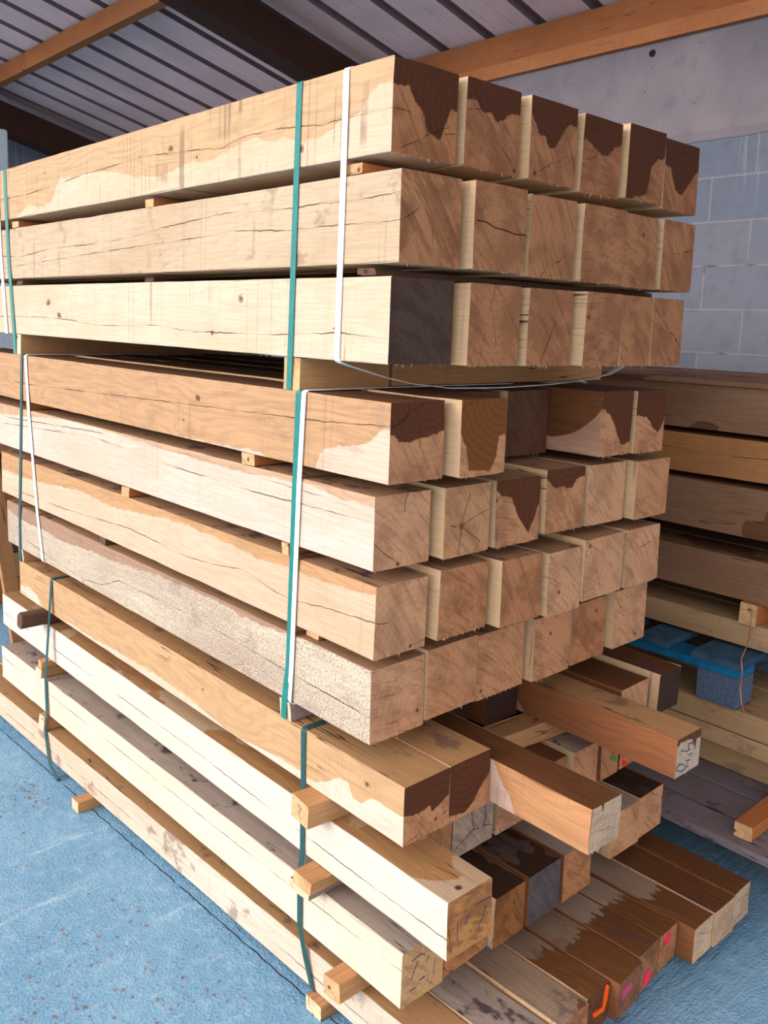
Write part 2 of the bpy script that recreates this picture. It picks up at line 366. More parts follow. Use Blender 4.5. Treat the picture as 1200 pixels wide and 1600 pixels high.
def wall_material(name, concrete=False, phase=(0.0, 0.0)):
    M = newmat(name); t = NT(M); P = t.obj(); x, y, z = t.sep(P)[:3]
    uu = t.m('ADD', x, y)
    n1 = t.noise(P, 1.6, 4.0); n2 = t.noise(P, 34.0, 5.0, 0.7); n3 = t.noise(P, 11.0, 4.0, 0.6)
    if concrete:
        c = t.mix(t.ramp(n1, 0.35, 0.7), lin(136, 126, 130), lin(114, 106, 114))
        c = t.mix(t.m('MULTIPLY', t.ramp(n3, 0.5, 0.75), 0.4), c, lin(104, 98, 108))
        st = t.noise(t.comb(t.m('MULTIPLY', uu, 9.0), 0.0, t.m('MULTIPLY', z, 1.2)), 1.0, 3.0)
        c = t.mix(t.m('MULTIPLY', t.ramp(st, 0.6, 0.75), 0.35), c, lin(90, 82, 84))
        v = t.n('ShaderNodeTexVoronoi'); t.set(v.inputs['Vector'], P); v.inputs['Scale'].default_value = 22.0
        pit = t.m('MULTIPLY', t.ramp(v.outputs[0], 0.11, 0.05), t.ramp(n3, 0.45, 0.55))
        c = t.mix(t.m('MULTIPLY', pit, 0.8), c, lin(62, 54, 58))
        t.out(c, 0.85, t.m('SUBTRACT', t.m('MULTIPLY', n2, 0.5), pit), 0.5, 0.006)
        return M
    b = t.n('ShaderNodeTexBrick'); t.set(b.inputs['Vector'], t.comb(t.m('ADD', uu, phase[0]), t.m('ADD', z, phase[1]), 0.0))
    b.inputs['Scale'].default_value = 1.0; b.inputs['Mortar Size'].default_value = 0.006; b.inputs['Mortar Smooth'].default_value = 0.3
    b.inputs['Brick Width'].default_value = 0.41; b.inputs['Row Height'].default_value = 0.2; b.offset = 0.5
    b.inputs['Color1'].default_value = (*lin(104, 110, 124), 1); b.inputs['Color2'].default_value = (*lin(116, 116, 126), 1)
    b.inputs['Mortar'].default_value = (*lin(132, 128, 134), 1)
    c = t.mix(t.m('MULTIPLY', t.ramp(n3, 0.45, 0.75), 0.35), b.outputs['Color'], lin(88, 86, 98))
    c = t.mix(t.m('MULTIPLY', t.ramp(n2, 0.6, 0.75), 0.4), c, lin(84, 82, 94))
    runs = t.noise(t.comb(t.m('MULTIPLY', uu, 26.0), 0.0, t.m('MULTIPLY', z, 2.0)), 1.0, 2.0)
    c = t.mix(t.m('MULTIPLY', t.m('MULTIPLY', t.ramp(runs, 0.62, 0.70), t.ramp(z, 1.9, 2.3)), 0.5), c, lin(150, 150, 156))
    seam = t.m('MULTIPLY', t.ramp(b.outputs['Fac'], 0.3, 0.8), t.ramp(t.noise(P, 5.0, 2.0), 0.5, 0.62))
    c = t.mix(t.m('MULTIPLY', seam, 0.7), c, lin(70, 56, 60))
    t.out(c, 0.85, t.m('ADD', t.m('SUBTRACT', t.m('MULTIPLY', n2, 0.5), t.m('MULTIPLY', seam, 1.2)), t.m('MULTIPLY', b.outputs['Fac'], 0.5)), 0.6, 0.006)
    return M

def struct(name, bm, mats, loc=(0, 0, 0)):
    o = link(name, bm, mats, loc); o['kind'] = 'structure'; return o

bm = bmesh.new(); bmesh.ops.create_grid(bm, x_segments=2, y_segments=2, size=14.0)
struct('floor', bm, floor_material())
WX = 2.9; ROOFZ = 3.04; RS = 0.25
def roof_z(x): return ROOFZ + RS * (WX - x)
bm = box_bm(bmesh.new(), WX, WX + 0.2, -4.4, 7.7, 0, 2.335)
struct('wall_right', bm, wall_material('grey_blockwork', phase=(0.0, 0.065)))
bm = bmesh.new()                                                    # cast ring beam on top of the blocks, with a ragged lower lip
NY = 400; lowv = []; hiv = []; tv = []
for i in range(NY + 1):
    y = -4.4 + 12.1 * i / NY; nz = noise.noise(Vector((y * 7, 0, 0))) * 0.012 + noise.noise(Vector((y * 31, 3, 0))) * 0.012
    lowv.append(bm.verts.new((WX - 0.004, y, 2.325 + nz - 0.02))); hiv.append(bm.verts.new((WX - 0.016 - abs(nz) * 0.5, y, 2.345 + nz))); tv.append((bm.verts.new((WX - 0.006, y, 2.40)), bm.verts.new((WX - 0.006, y, 2.79)), bm.verts.new((WX + 0.2, y, 2.79))))
for i in range(NY):
    bm.faces.new((lowv[i], lowv[i + 1], hiv[i + 1], hiv[i])); bm.faces.new((hiv[i], hiv[i + 1], tv[i + 1][0], tv[i][0]))
    bm.faces.new((tv[i][0], tv[i + 1][0], tv[i + 1][1], tv[i][1])); bm.faces.new((tv[i][1], tv[i + 1][1], tv[i + 1][2], tv[i][2]))
o = struct('trim_1', bm, wall_material('cast_concrete', True))
bm = bmesh.new(); tube_bm(bm, [(WX - 0.009, 1.355, 2.745), (WX + 0.0, 1.355, 2.745)], 0.017, 16)
struct('trim_2', bm, plain_material('dark_hole', lin(34, 26, 30), 0.9))
bm = box_bm(bmesh.new(), -1.3, WX + 0.2, 7.7, 7.9, 0, 4.2)
struct('wall_back', bm, wall_material('back_blockwork', phase=(0.1, 0.0)))
bm = box_bm(bmesh.new(), -1.3, WX + 0.2, -4.6, -4.4, 2.8, 4.2)  # added upper wall out of view, holds daylight off the beam ends
struct('front_light_blocker', bm, wall_material('light_blocker_blockwork', phase=(0.1, 0.0)))

roofm = newmat('galvanised_sheet'); t = NT(roofm); P = t.obj(); x_, y_, z_ = t.sep(P)[:3]
n1 = t.noise(P, 2.0, 4.0); n2 = t.noise(t.comb(t.m('MULTIPLY', x_, 5.0), t.m('MULTIPLY', y_, 60.0), 0.0), 1.0, 3.0)
fr = t.m('ABSOLUTE', t.m('SUBTRACT', t.m('FRACT', t.m('DIVIDE', t.m('ADD', y_, -0.03), 0.118)), 0.5))
dash = t.m('MULTIPLY', t.ramp(fr, 0.03, 0.012), t.ramp(t.noise(t.comb(t.m('MULTIPLY', x_, 22.0), t.m('MULTIPLY', y_, 9.0), 0.0), 1.0, 2.0), 0.42, 0.55))
c = t.mix(t.ramp(n1, 0.3, 0.7), lin(232, 200, 198), lin(212, 182, 180))
c = t.mix(t.m('MULTIPLY', t.ramp(n2, 0.55, 0.75), 0.3), c, lin(160, 140, 146))
c = t.mix(t.m('MULTIPLY', dash, 0.45), c, lin(116, 94, 98))
t.out(c, 0.6, n2, 0.1, 0.002, 0.0)
ribm = plain_material('sheet_rib_shade', lin(120, 98, 98), 0.7, 0.1, 0.3, 12)  # shade of the recessed grooves painted into the rib colour
bm = bmesh.new(); ribs = []
PITCH = 0.355; y0r = 2.77 - PITCH * 20
prof = []                                                           # (y, rise, material of the strip that follows)
k = 0
while y0r + k * PITCH < 8.0:
    c0 = y0r + k * PITCH; k += 1
    prof += [(c0 - 0.038, 0.0, 1), (c0 - 0.024, 0.03, 1), (c0 + 0.024, 0.03, 1), (c0 + 0.038, 0.0, 0)]
prof = [p for p in prof if p[0] > -4.5]
prev = None
for (py, rise, mi) in prof:
    a = bm.verts.new((-1.5, py, roof_z(-1.5) + rise)); b = bm.verts.new((3.3, py, roof_z(3.3) + rise))
    if prev: f = bm.faces.new((prev[0], prev[1], b, a)); f.material_index = pm
    prev = (a, b); pm = mi
struct('ceiling', bm, [roofm, ribm])

def timber(name, a, b, hh, ww, mats, label, cat, seed=1, group=None):
    """straight piece whose local +Y runs from a to b, lying in the roof"""
    a, b = Vector(a), Vector(b); d = b - a; L = d.length
    bm = beam_bm(ww, hh, L, ring=0.15, bev=0.003, rough=0.002, bow=0.004, seed=seed)
    o = link(name, bm, mats)
    Y = d.normalized(); Zt = Vector((0, 0, 1)); X = Y.cross(Zt).normalized(); Z = X.cross(Y)
    o.matrix_world = Matrix(((X.x, Y.x, Z.x, a.x), (X.y, Y.y, Z.y, a.y), (X.z, Y.z, Z.z, a.z), (0, 0, 0, 1)))
    if label: tag(o, label, cat, group)
    return o
ROOFW = side_material('roof_softwood', 4.0, 0.13, 0.05, pale=lin(190, 118, 70), tan=lin(150, 84, 44), saw=0.1, seed=3)
DARKW = side_material('dark_truss_oak', 4.0, 0.2, 0.18, pale=lin(74, 44, 32), tan=lin(48, 26, 18), saw=0.0, seed=5)
ENDW = end_material('roof_wood_end', 0.1, 0.1)

# timber pile, metres: x, y of the near left corner, z of the underside, width, height, length
BEAMS = {
    'A1': (0.0000, 0.0118, 1.7030, 0.1551, 0.1530, 2.328),
    'A2': (0.1711, 0.0052, 1.7033, 0.1492, 0.1530, 2.315),
    'A3': (0.3363, -0.0081, 1.7010, 0.1482, 0.1530, 2.398),
    'A4': (0.5005, -0.0111, 1.6966, 0.1374, 0.1530, 2.311),
    'A5': (0.6539, -0.0205, 1.7023, 0.1386, 0.1530, 2.381),
    'A6': (0.7966, -0.0207, 1.6950, 0.1502, 0.1530, 2.361),
    'B1': (0.0000, -0.0178, 1.5210, 0.1439, 0.1530, 2.318),
    'B2': (0.1599, -0.0365, 1.5205, 0.1440, 0.1530, 2.317),
    'B3': (0.3199, -0.0348, 1.5171, 0.1394, 0.1530, 2.385),
    'B4': (0.4753, -0.0449, 1.5166, 0.1461, 0.1530, 2.305),
    'B5': (0.6255, -0.0428, 1.5138, 0.1315, 0.1530, 2.363),
    'B6': (0.7730, -0.0460, 1.5150, 0.1346, 0.1530, 2.346),
    'C1': (0.0000, -0.0002, 1.3490, 0.1528, 0.1500, 2.360),
    'C2': (0.1688, -0.0279, 1.3471, 0.1410, 0.1500, 2.368),
    'C3': (0.3258, -0.0384, 1.3463, 0.1371, 0.1500, 2.448),
    'C4': (0.4789, -0.0595, 1.3465, 0.1334, 0.1500, 2.380),
    'C5': (0.6163, -0.0572, 1.3455, 0.1160, 0.1500, 2.437),
    'C6': (0.7363, -0.0565, 1.3455, 0.1322, 0.1500, 2.416),
    'D1': (0.0000, -0.0096, 1.1400, 0.1350, 0.1440, 2.260),
    'D2': (0.1510, -0.0375, 1.1421, 0.1257, 0.1440, 2.267),
    'D3': (0.2927, 0.1150, 1.1400, 0.1420, 0.1440, 2.185),
    'D4': (0.4507, 0.1050, 1.1400, 0.1420, 0.1440, 2.105),
    'D5': (0.6087, -0.0286, 1.1449, 0.1186, 0.1440, 2.299),
    'D6': (0.7433, -0.0303, 1.1424, 0.1245, 0.1440, 2.280),
    'E1': (0.0000, 0.0220, 0.9750, 0.1388, 0.1380, 2.178),
    'E2': (0.1548, -0.0007, 0.9793, 0.1313, 0.1380, 2.181),
    'E3': (0.3021, -0.0034, 0.9791, 0.1372, 0.1380, 2.253),
    'E4': (0.4553, -0.0101, 0.9883, 0.1329, 0.1380, 2.170),
    'E5': (0.6042, -0.0122, 0.9865, 0.1400, 0.1380, 2.232),
    'E6': (0.7602, -0.0339, 0.9858, 0.1417, 0.1380, 2.234),
    'F1': (0.0000, 0.0124, 0.8100, 0.1302, 0.1390, 1.913),
    'F2': (0.1462, -0.0067, 0.8204, 0.1357, 0.1390, 1.912),
    'F3': (0.2979, -0.0311, 0.8204, 0.1275, 0.1390, 2.006),
    'F4': (0.4414, -0.0373, 0.8157, 0.1183, 0.1390, 1.922),
    'F5': (0.5638, -0.0398, 0.8269, 0.1560, 0.1390, 1.985),
    'F6': (0.7358, -0.0378, 0.8254, 0.1403, 0.1390, 1.963),
    'G1': (0.0000, 0.0187, 0.6440, 0.1406, 0.1440, 1.867),
    'G2': (0.1446, 0.0180, 0.6508, 0.1487, 0.1440, 1.848),
    'G3': (0.2973, 0.0213, 0.6461, 0.1521, 0.1440, 1.915),
    'G4': (0.4653, 0.0063, 0.6499, 0.1329, 0.1440, 1.840),
    'G5': (0.6142, 0.0144, 0.6491, 0.1365, 0.1440, 1.892),
    'G6': (0.7668, 0.0029, 0.6577, 0.1428, 0.1440, 1.883),
    'H1': (0.0000, -0.0800, 0.4870, 0.1190, 0.1140, 1.867),
    'H2': (0.1198, -0.0790, 0.4870, 0.1162, 0.1140, 1.846),
    'H3': (0.2400, -0.3120, 0.4880, 0.0940, 0.0890, 2.149),
    'H4': (0.3520, 0.1900, 0.4870, 0.1180, 0.1130, 1.557),
    'H5': (0.4840, 0.1490, 0.4870, 0.1150, 0.1100, 1.658),
    'H6': (0.6140, -0.2680, 0.4880, 0.1000, 0.0880, 2.055),
    'H7': (0.7380, -0.0500, 0.4870, 0.1240, 0.0910, 1.807),
    'H8': (0.8720, -0.0730, 0.4870, 0.1000, 0.1030, 1.900),
    'I1': (0.0000, -0.1980, 0.3300, 0.1160, 0.1100, 2.158),
    'I2': (0.1220, -0.0040, 0.3300, 0.0930, 0.1100, 1.944),
    'I3': (0.2190, -0.0020, 0.3300, 0.1300, 0.1100, 2.012),
    'I4': (0.3600, 0.0000, 0.3300, 0.1150, 0.1100, 1.920),
    'I5': (0.4900, -0.0060, 0.3300, 0.1150, 0.1100, 1.986),
    'I6': (0.6250, -0.0080, 0.3300, 0.1030, 0.1070, 1.968),
    'I7': (0.7380, -0.0100, 0.3300, 0.0770, 0.1070, 1.940),
    'I8': (0.8250, -0.0080, 0.3300, 0.0900, 0.1070, 2.008),
    'J1': (0.0000, -0.0930, 0.1670, 0.1110, 0.1120, 1.978),
    'J2': (0.1180, -0.0860, 0.1670, 0.1290, 0.1120, 1.951),
    'J3': (0.2520, -0.0980, 0.1670, 0.1000, 0.1120, 2.033),
    'J4': (0.3620, -0.0980, 0.1670, 0.1120, 0.1120, 1.943),
    'J5': (0.4840, -0.0980, 0.1670, 0.1060, 0.1120, 2.003),
    'J6': (0.6000, -0.0300, 0.1670, 0.0950, 0.1080, 1.915),
    'J7': (0.7050, -0.0750, 0.1670, 0.1220, 0.1100, 1.930),
    'J8': (0.8310, -0.0700, 0.1670, 0.1140, 0.1100, 1.995),
    'K1': (0.0240, -0.3300, 0.0350, 0.0940, 0.0850, 2.530),
    'K2': (0.1240, -0.3200, 0.0350, 0.1080, 0.0850, 2.500),
    'K3': (0.2380, -0.2800, 0.0350, 0.0960, 0.0850, 2.530),
    'K4': (0.3400, -0.2720, 0.0350, 0.0750, 0.0830, 2.432),
    'K5': (0.4220, -0.2880, 0.0350, 0.0950, 0.0850, 2.508),
    'K6': (0.5210, -0.2740, 0.0350, 0.0870, 0.0850, 2.474),
    'K7': (0.6120, -0.2690, 0.0350, 0.0780, 0.0850, 2.439),
    'K8': (0.6940, -0.3060, 0.0350, 0.0840, 0.0850, 2.546),
    'K9': (0.7820, -0.3090, 0.0350, 0.0950, 0.0850, 2.489),
    'K10': (0.8810, -0.3050, 0.0350, 0.0820, 0.0850, 2.505),
}
SIDE_STAIN = {
    'A1': [(0.0003, 0.706), (0.0168, 0.735), (0.029, 0.576), (0.0373, 0.471), (0.0597, 0.436), (0.0712, 0.338), (0.0912, 0.297), (0.1167, 0.33), (0.13, 0.409), (0.1481, 0.374), (0.1719, 0.475), (0.2017, 0.426), (0.228, 0.356), (0.2556, 0.291), (0.2787, 0.355), (0.3255, 0.266), (0.3544, 0.263), (0.3889, 0.304), (0.4253, 0.417), (0.4639, 0.496), (0.5049, 0.537), (0.5578, 0.529), (0.5914, 0.555), (0.6039, 0.345), (0.6204, 0.158), (0.6534, 0.112), (0.6892, 0.236), (0.712, 0.115), (0.7284, 0.044), (0.7478, -0.101), (0.789, -0.09)],
    'D1': [(-0.0009, 0.708), (0.0092, 0.675), (0.0163, 0.567), (0.0267, 0.46), (0.0445, 0.393), (0.0632, 0.357), (0.08, 0.281), (0.0884, 0.17), (0.0939, -0.119), (0.131, -0.054), (0.1812, 0.05), (0.7055, -0.119), (0.7771, -0.224)],
    'E1': [(-0.0005, 0.852), (0.0441, 0.858), (0.0892, 0.947), (0.121, 0.914), (0.2009, 0.87), (0.2711, 0.877), (0.3634, 0.916), (0.4415, 0.953), (0.5292, 0.994), (0.6284, 1.0), (0.7182, 0.899), (0.8457, 0.758)],
    'F1': [(0.0005, 0.898), (0.035, 0.847), (0.0853, 0.812), (0.1402, 0.82), (0.2002, 0.78), (0.2324, 0.825), (0.2802, 0.854), (0.3514, 0.886), (0.4199, 0.854), (0.4951, 0.758), (0.5595, 0.697), (0.6671, 0.77), (0.7692, 0.667), (0.8867, 0.561), (0.977, 0.575)],
    'G1': [(0.002, 1.022), (0.0497, 1.053), (0.1035, 1.022), (0.1622, 0.941), (0.2335, 0.908), (0.283, 0.962), (0.3567, 0.953), (0.4276, 0.93), (0.5016, 0.844), (0.5892, 0.782), (0.6652, 0.745), (0.7457, 0.671), (0.833, 0.706), (0.9319, 0.691), (0.9973, 0.792)],
    'H1': [(0.0002, 0.515), (0.0277, 0.495), (0.0468, 0.51), (0.0619, 0.296), (0.076, 0.307), (0.0827, 0.525), (0.0962, 0.512), (0.1181, 0.286), (0.1289, 0.21), (0.1376, 0.112), (0.182, 0.173), (0.2241, 0.132), (0.2841, 0.004), (0.3257, 0.041), (0.4099, 0.187), (0.4822, 0.211), (0.5856, 0.176), (0.6667, 0.111), (0.7148, 0.079), (0.7754, 0.087), (0.8324, 0.004), (0.8929, -0.084), (0.9199, 0.266), (0.9548, 0.348), (0.9948, 0.242)],
    'D5': [(-0.0015, 0.733), (0.0039, 0.676), (0.0138, 0.493), (0.0279, 0.34), (0.0502, 0.217), (0.0661, 0.219), (0.0676, 0.029)],
    'H3': [(0.0091, 0.002), (0.046, -0.004), (0.0796, -0.019), (0.0852, 0.37), (0.094, 0.533), (0.0982, 0.685), (0.1042, 0.925), (0.1108, 1.087)],
    'H6': [(0.0026, -0.044), (0.1478, -0.229), (0.1929, -0.146), (0.1996, 0.136), (0.2049, 0.28), (0.2101, 0.352)],
}
END_STAIN = {
    'A1': [(0.014, 0.708), (0.24, 0.72), (0.323, 0.602), (0.447, 0.489), (0.537, 0.299), (0.715, 0.224), (0.764, 0.267), (0.825, 0.452), (0.9, 0.592), (1.03, 0.559)],
    'A2': [(0.019, 0.744), (0.178, 0.737), (0.3, 0.651), (0.478, 0.645), (0.58, 0.575), (0.674, 0.605), (0.753, 0.692), (0.838, 0.707), (1.024, 0.739)],
    'A3': [(0.023, 0.759), (0.174, 0.556), (0.307, 0.562), (0.405, 0.398), (0.564, 0.46), (0.745, 0.725), (0.88, 0.786), (0.998, 0.766)],
    'A4': [(0.041, 0.671), (0.222, 0.639), (0.4, 0.54), (0.651, 0.548), (0.806, 0.662), (1.041, 0.728)],
    'A5': [(0.028, -0.007), (0.56, 0.093), (0.647, 0.484), (0.815, 0.612), (1.039, 0.659)],
    'A6': [(0.075, 0.626), (0.167, 0.621), (0.353, 0.279), (0.546, 0.255), (0.71, 0.415), (0.966, 0.636)],
    'D1': [(0.019, 0.612), (0.182, 0.524), (0.414, 0.51), (0.591, 0.523), (0.769, 0.57), (1.026, 0.621)],
    'D2': [(-0.033, 0.56), (0.118, 0.387), (0.197, 0.09), (0.673, 0.054), (0.801, 0.259), (0.852, 0.513), (1.047, 0.52)],
    'D5': [(0.043, 0.729), (0.237, 0.674), (0.437, 0.469), (0.702, 0.155), (0.958, 0.192)],
    'D6': [(0.065, 0.608), (0.349, 0.597), (0.609, 0.377), (0.801, 0.315), (0.958, 0.467), (1.078, 0.568)],
    'E3': [(-0.015, 0.852), (0.12, 0.772), (0.344, 0.7), (0.446, 0.544), (0.555, 0.336), (0.771, 0.14), (0.902, 0.391), (0.967, 0.532)],
    'E4': [(0.019, 0.853), (0.253, 0.681), (0.681, 0.69), (0.756, 0.806), (1.019, 0.844)],
    'H1': [(-0.004, 0.519), (0.2, 0.46), (0.404, 0.491), (0.571, 0.505), (0.62, 0.374), (0.831, 0.439), (1.029, 0.534)],
    'H2': [(0.058, 0.116), (0.386, 0.049), (0.612, 0.199), (0.759, 0.381), (1.037, 0.579)],
    'H6': [(-0.031, 0.797), (0.142, 0.865), (0.432, 0.878), (0.634, 0.79), (0.792, 0.466), (0.804, 0.747), (0.995, 0.764)],
    'H3': [(-0.106, 0.158), (-0.024, 0.541), (0.022, 1.048), (0.266, 1.12), (0.367, 0.801), (0.417, 1.104), (0.64, 1.047)],
}
CRACKS = {
    'A1': [[(-0.0018, 0.457), (0.03, 0.455), (0.0598, 0.457), (0.0834, 0.442), (0.1041, 0.478), (0.1438, 0.521), (0.1917, 0.521), (0.228, 0.44), (0.2787, 0.505), (0.3475, 0.562), (0.3886, 0.584), (0.4326, 0.559), (0.5221, 0.531), (0.6054, 0.461), (0.6883, 0.417), (0.7933, 0.42)]],
    'B1': [[(-0.0002, 0.758), (0.0188, 0.734), (0.0475, 0.72), (0.0944, 0.731), (0.1284, 0.716), (0.1842, 0.728), (0.2251, 0.762), (0.2928, 0.714), (0.356, 0.659), (0.4268, 0.566), (0.5233, 0.527), (0.6354, 0.529), (0.7442, 0.417), (0.8167, 0.478)], [(0.0008, 0.456), (0.0179, 0.445), (0.0776, 0.462), (0.1368, 0.452), (0.2249, 0.515), (0.2578, 0.48), (0.5066, 0.376), (0.8184, 0.214)]],
    'C1': [[(0.0011, 0.291), (0.0577, 0.338), (0.1428, 0.273), (0.2801, 0.253), (0.3568, 0.321), (0.4139, 0.289), (0.4932, 0.271), (0.5638, 0.34), (0.6631, 0.374), (0.7532, 0.35)]],
    'D1': [[(-0.0002, 0.714), (0.0374, 0.682), (0.0869, 0.642), (0.1819, 0.607), (0.4384, 0.503), (0.7497, 0.377)]],
    'E1': [[(-0.0034, 0.649), (0.0728, 0.644), (0.1336, 0.625), (0.2006, 0.617), (0.3164, 0.645), (0.4174, 0.701), (0.5372, 0.788), (0.8748, 0.524)], [(-0.0032, 0.716), (0.0553, 0.827), (0.1042, 0.835), (0.2933, 0.927), (0.5294, 0.905), (0.8738, 0.683)]],
    'F1': [[(-0.0017, 0.518), (0.0339, 0.486), (0.0739, 0.454), (0.12, 0.38), (0.1627, 0.374), (0.2255, 0.517), (0.2899, 0.396), (0.3515, 0.337), (0.5108, 0.409), (0.7284, 0.241), (0.9797, 0.175)]],
    'G1': [[(-0.0003, 0.376), (0.0797, 0.4), (0.1737, 0.436), (0.3439, 0.513), (0.5522, 0.456), (0.606, 0.196), (0.6745, 0.096), (0.9749, 0.31)]],
    'I1': [[(0, 0.38), (0.1, 0.36), (0.4, 0.45), (1, 0.4)]],
    'J1': [[(0, 0.7), (0.3, 0.62), (1, 0.66)]],
    'K1': [[(0, 0.3), (0.5, 0.4), (1, 0.3)]],
}
KNOTS = {
    'A1': [(0.8947, 0.0912, 0.006), (0.7427, 0.0924, 0.009), (0.6272, 0.06, 0.004), (1.4763, 0.1121, 0.005), (0.251, 0.0343, 0.012)],
    'B1': [(0.9021, 0.2414, 0.004), (1.173, 0.0855, 0.004)],
    'C1': [(0.4605, 0.1123, 0.012), (0.5761, 0.0376, 0.006), (1.4888, 0.0945, 0.014), (1.4062, 0.0622, 0.01), (0.1513, 0.0583, 0.003)],
    'D1': [(0.6449, 0.0984, 0.008), (0.7084, 0.0422, 0.003)],
    'H1': [(0.0991, 0.0787, 0.008), (0.6906, 0.0635, 0.004), (1.7313, 0.0654, 0.003)],
}
PEN_MARKS = {
    'H6': [[(0.062, 0.0653), (0.0453, 0.0655), (0.0469, 0.056), (0.0531, 0.052)], [(0.0531, 0.052), (0.0423, 0.0504), (0.0172, 0.059)], [(0.062, 0.0653), (0.0633, 0.0579)], [(0.0517, 0.0383), (0.0666, 0.0386)], [(0.0433, 0.028), (0.0575, 0.0264)], [(0.0491, 0.021), (0.0525, 0.0118), (0.0429, 0.014)], [(0.0185, 0.0292), (0.0029, 0.0254), (0.0039, 0.0191), (0.0234, 0.0105), (0.0397, 0.011), (0.0402, 0.0189), (0.0185, 0.0292)]],
    'I3': [[(0.1001, 0.0897), (0.1043, 0.0617), (0.096, 0.0354)], [(0.0997, 0.0414), (0.123, 0.0339)], [(0.067, 0.0452), (0.04, 0.034), (0.0099, 0.0202)], [(0.0557, 0.0916), (0.0639, 0.0595), (0.067, 0.0452), (0.0835, 0.0403)]],
    'J1': [[(0.0253, 0.0882), (0.0432, 0.0906), (0.058, 0.0875)], [(0.0696, 0.0773), (0.0628, 0.0662)], [(0.0892, 0.0615), (0.0834, 0.0322)], [(0.0462, 0.0371), (0.0608, 0.0382), (0.0573, 0.0342)], [(0.0214, 0.0272), (0.0376, 0.0272)], [(0.0401, 0.0807), (0.0303, 0.0628), (0.0239, 0.0489)]],
    'I1': [[(0.0734, 0.0757), (0.0918, 0.0769), (0.1108, 0.0737)], [(0.0558, 0.0663), (0.0444, 0.0502)], [(0.1004, 0.062), (0.0808, 0.0246)], [(0.0774, 0.0208), (0.0924, 0.0191)], [(0.0256, 0.0644), (0.0264, 0.0267)], [(0.1094, -0.0058), (0.1114, -0.0319), (0.1256, -0.0165)]],
}
END_CRACKS = {
    'B2': [(0.0016, [(0.0067, 0.0848), (0.0324, 0.0841), (0.0539, 0.0772), (0.0862, 0.0746), (0.1141, 0.0703), (0.1478, 0.071)])],
    'B1': [(0.0007, [(0.0099, 0.0738), (0.0272, 0.0829), (0.0417, 0.0939)]), (0.0006, [(0.0754, 0.0698), (0.0776, 0.0324), (0.0745, 0.0052)])],
    'B3': [(0.001, [(0.1017, 0.0933), (0.1186, 0.0912), (0.129, 0.0934)])],
    'A1': [(0.0008, [(0.0039, 0.0703), (0.0244, 0.071), (0.0423, 0.069)]), (0.0007, [(0.1261, 0.0474), (0.1422, 0.0511), (0.1536, 0.0519)])],
    'A4': [(0.0009, [(0.0097, 0.0672), (0.0232, 0.0654), (0.0403, 0.0729), (0.0529, 0.0811)])],
    'A2': [(0.0007, [(0.0039, 0.0978), (0.0223, 0.1011), (0.0394, 0.1031)])],
    'C3': [(0.0007, [(0.0841, 0.0911), (0.0708, 0.0594), (0.0534, 0.0279), (0.0432, 0.0078)])],
    'C2': [(0.0007, [(0.1113, 0.0769), (0.1299, 0.081), (0.1432, 0.0825)]), (0.0006, [(0.051, 0.143), (0.0591, 0.1084), (0.0691, 0.0735), (0.0775, 0.0381)])],
    'D1': [(0.0011, [(0.0034, 0.1026), (0.0185, 0.1063), (0.0335, 0.1134), (0.0422, 0.1254), (0.0431, 0.1378)]), (0.0007, [(0.0725, 0.0608), (0.0761, 0.0837), (0.0735, 0.1011)])],
    'E2': [(0.0013, [(0.0499, 0.054), (0.0461, 0.0304), (0.0406, 0.0046)]), (0.0009, [(0.0516, 0.0563), (0.0823, 0.0368), (0.106, 0.0205)]), (0.0007, [(0.0474, 0.0644), (0.06, 0.0919), (0.0706, 0.1222)]), (0.0006, [(0.0549, 0.0609), (0.0925, 0.0752), (0.1298, 0.0836)])],
    'E1': [(0.0009, [(0.0804, 0.138), (0.0731, 0.1208), (0.0724, 0.1028)]), (0.0007, [(0.0885, 0.0461), (0.0929, 0.0246), (0.0938, 0.0084)])],
    'F1': [(0.0009, [(0.0045, 0.0701), (0.0219, 0.0664), (0.0314, 0.0668)])],
    'F2': [(0.0007, [(0.0859, 0.0433), (0.102, 0.0546), (0.1168, 0.0597)])],
    'G2': [(0.0012, [(0.0036, 0.0839), (0.0218, 0.0778), (0.0435, 0.0776)]), (0.0006, [(0.0449, 0.1424), (0.0507, 0.1078), (0.0533, 0.067)])],
    'G4': [(0.0006, [(0.0558, 0.1551), (0.0767, 0.133)])],
    'E5': [(0.0009, [(0.1158, 0.0619), (0.1348, 0.0584), (0.1485, 0.0554)])],
    'E4': [(0.001, [(0.0906, 0.0526), (0.111, 0.0589), (0.1248, 0.0631)])],
    'F6': [(0.0008, [(0.0563, 0.0916), (0.0837, 0.0954), (0.0999, 0.1009)])],
}
E2_PITH = (0.0495, 0.0591)
PAINT = {
    'K4': [('orange', [(0.0679, 0.0808), (0.0755, 0.0746), (0.0693, 0.0432), (0.0613, 0.0259), (0.0239, 0.0317), (0.0175, 0.0439), (0.0565, 0.0372), (0.06, 0.0635)])],
    'K5': [('magenta', [(0.0465, 0.0676), (0.0523, 0.0513), (0.0149, 0.0407), (0.0136, 0.0632)])],
    'K6': [('pink', [(0.037, 0.0365), (0.049, 0.0326), (0.0516, 0.0151), (0.0346, 0.0012), (0.024, 0.0091), (0.0218, 0.0239), (0.033, 0.0249)])],
    'K7': [('pink', [(0.03, 0.0791), (0.0449, 0.0742), (0.0393, 0.0581), (0.0256, 0.0555), (0.0197, 0.0677)])],
    'I7': [('green', [(0.041, 0.0545), (0.0675, 0.0396), (0.0612, 0.0331), (0.0388, 0.0447)])],
    'I8': [('red', [(0.0142, 0.0234), (0.038, 0.0091), (0.0242, 0.0028), (0.0129, 0.0066)])],
}
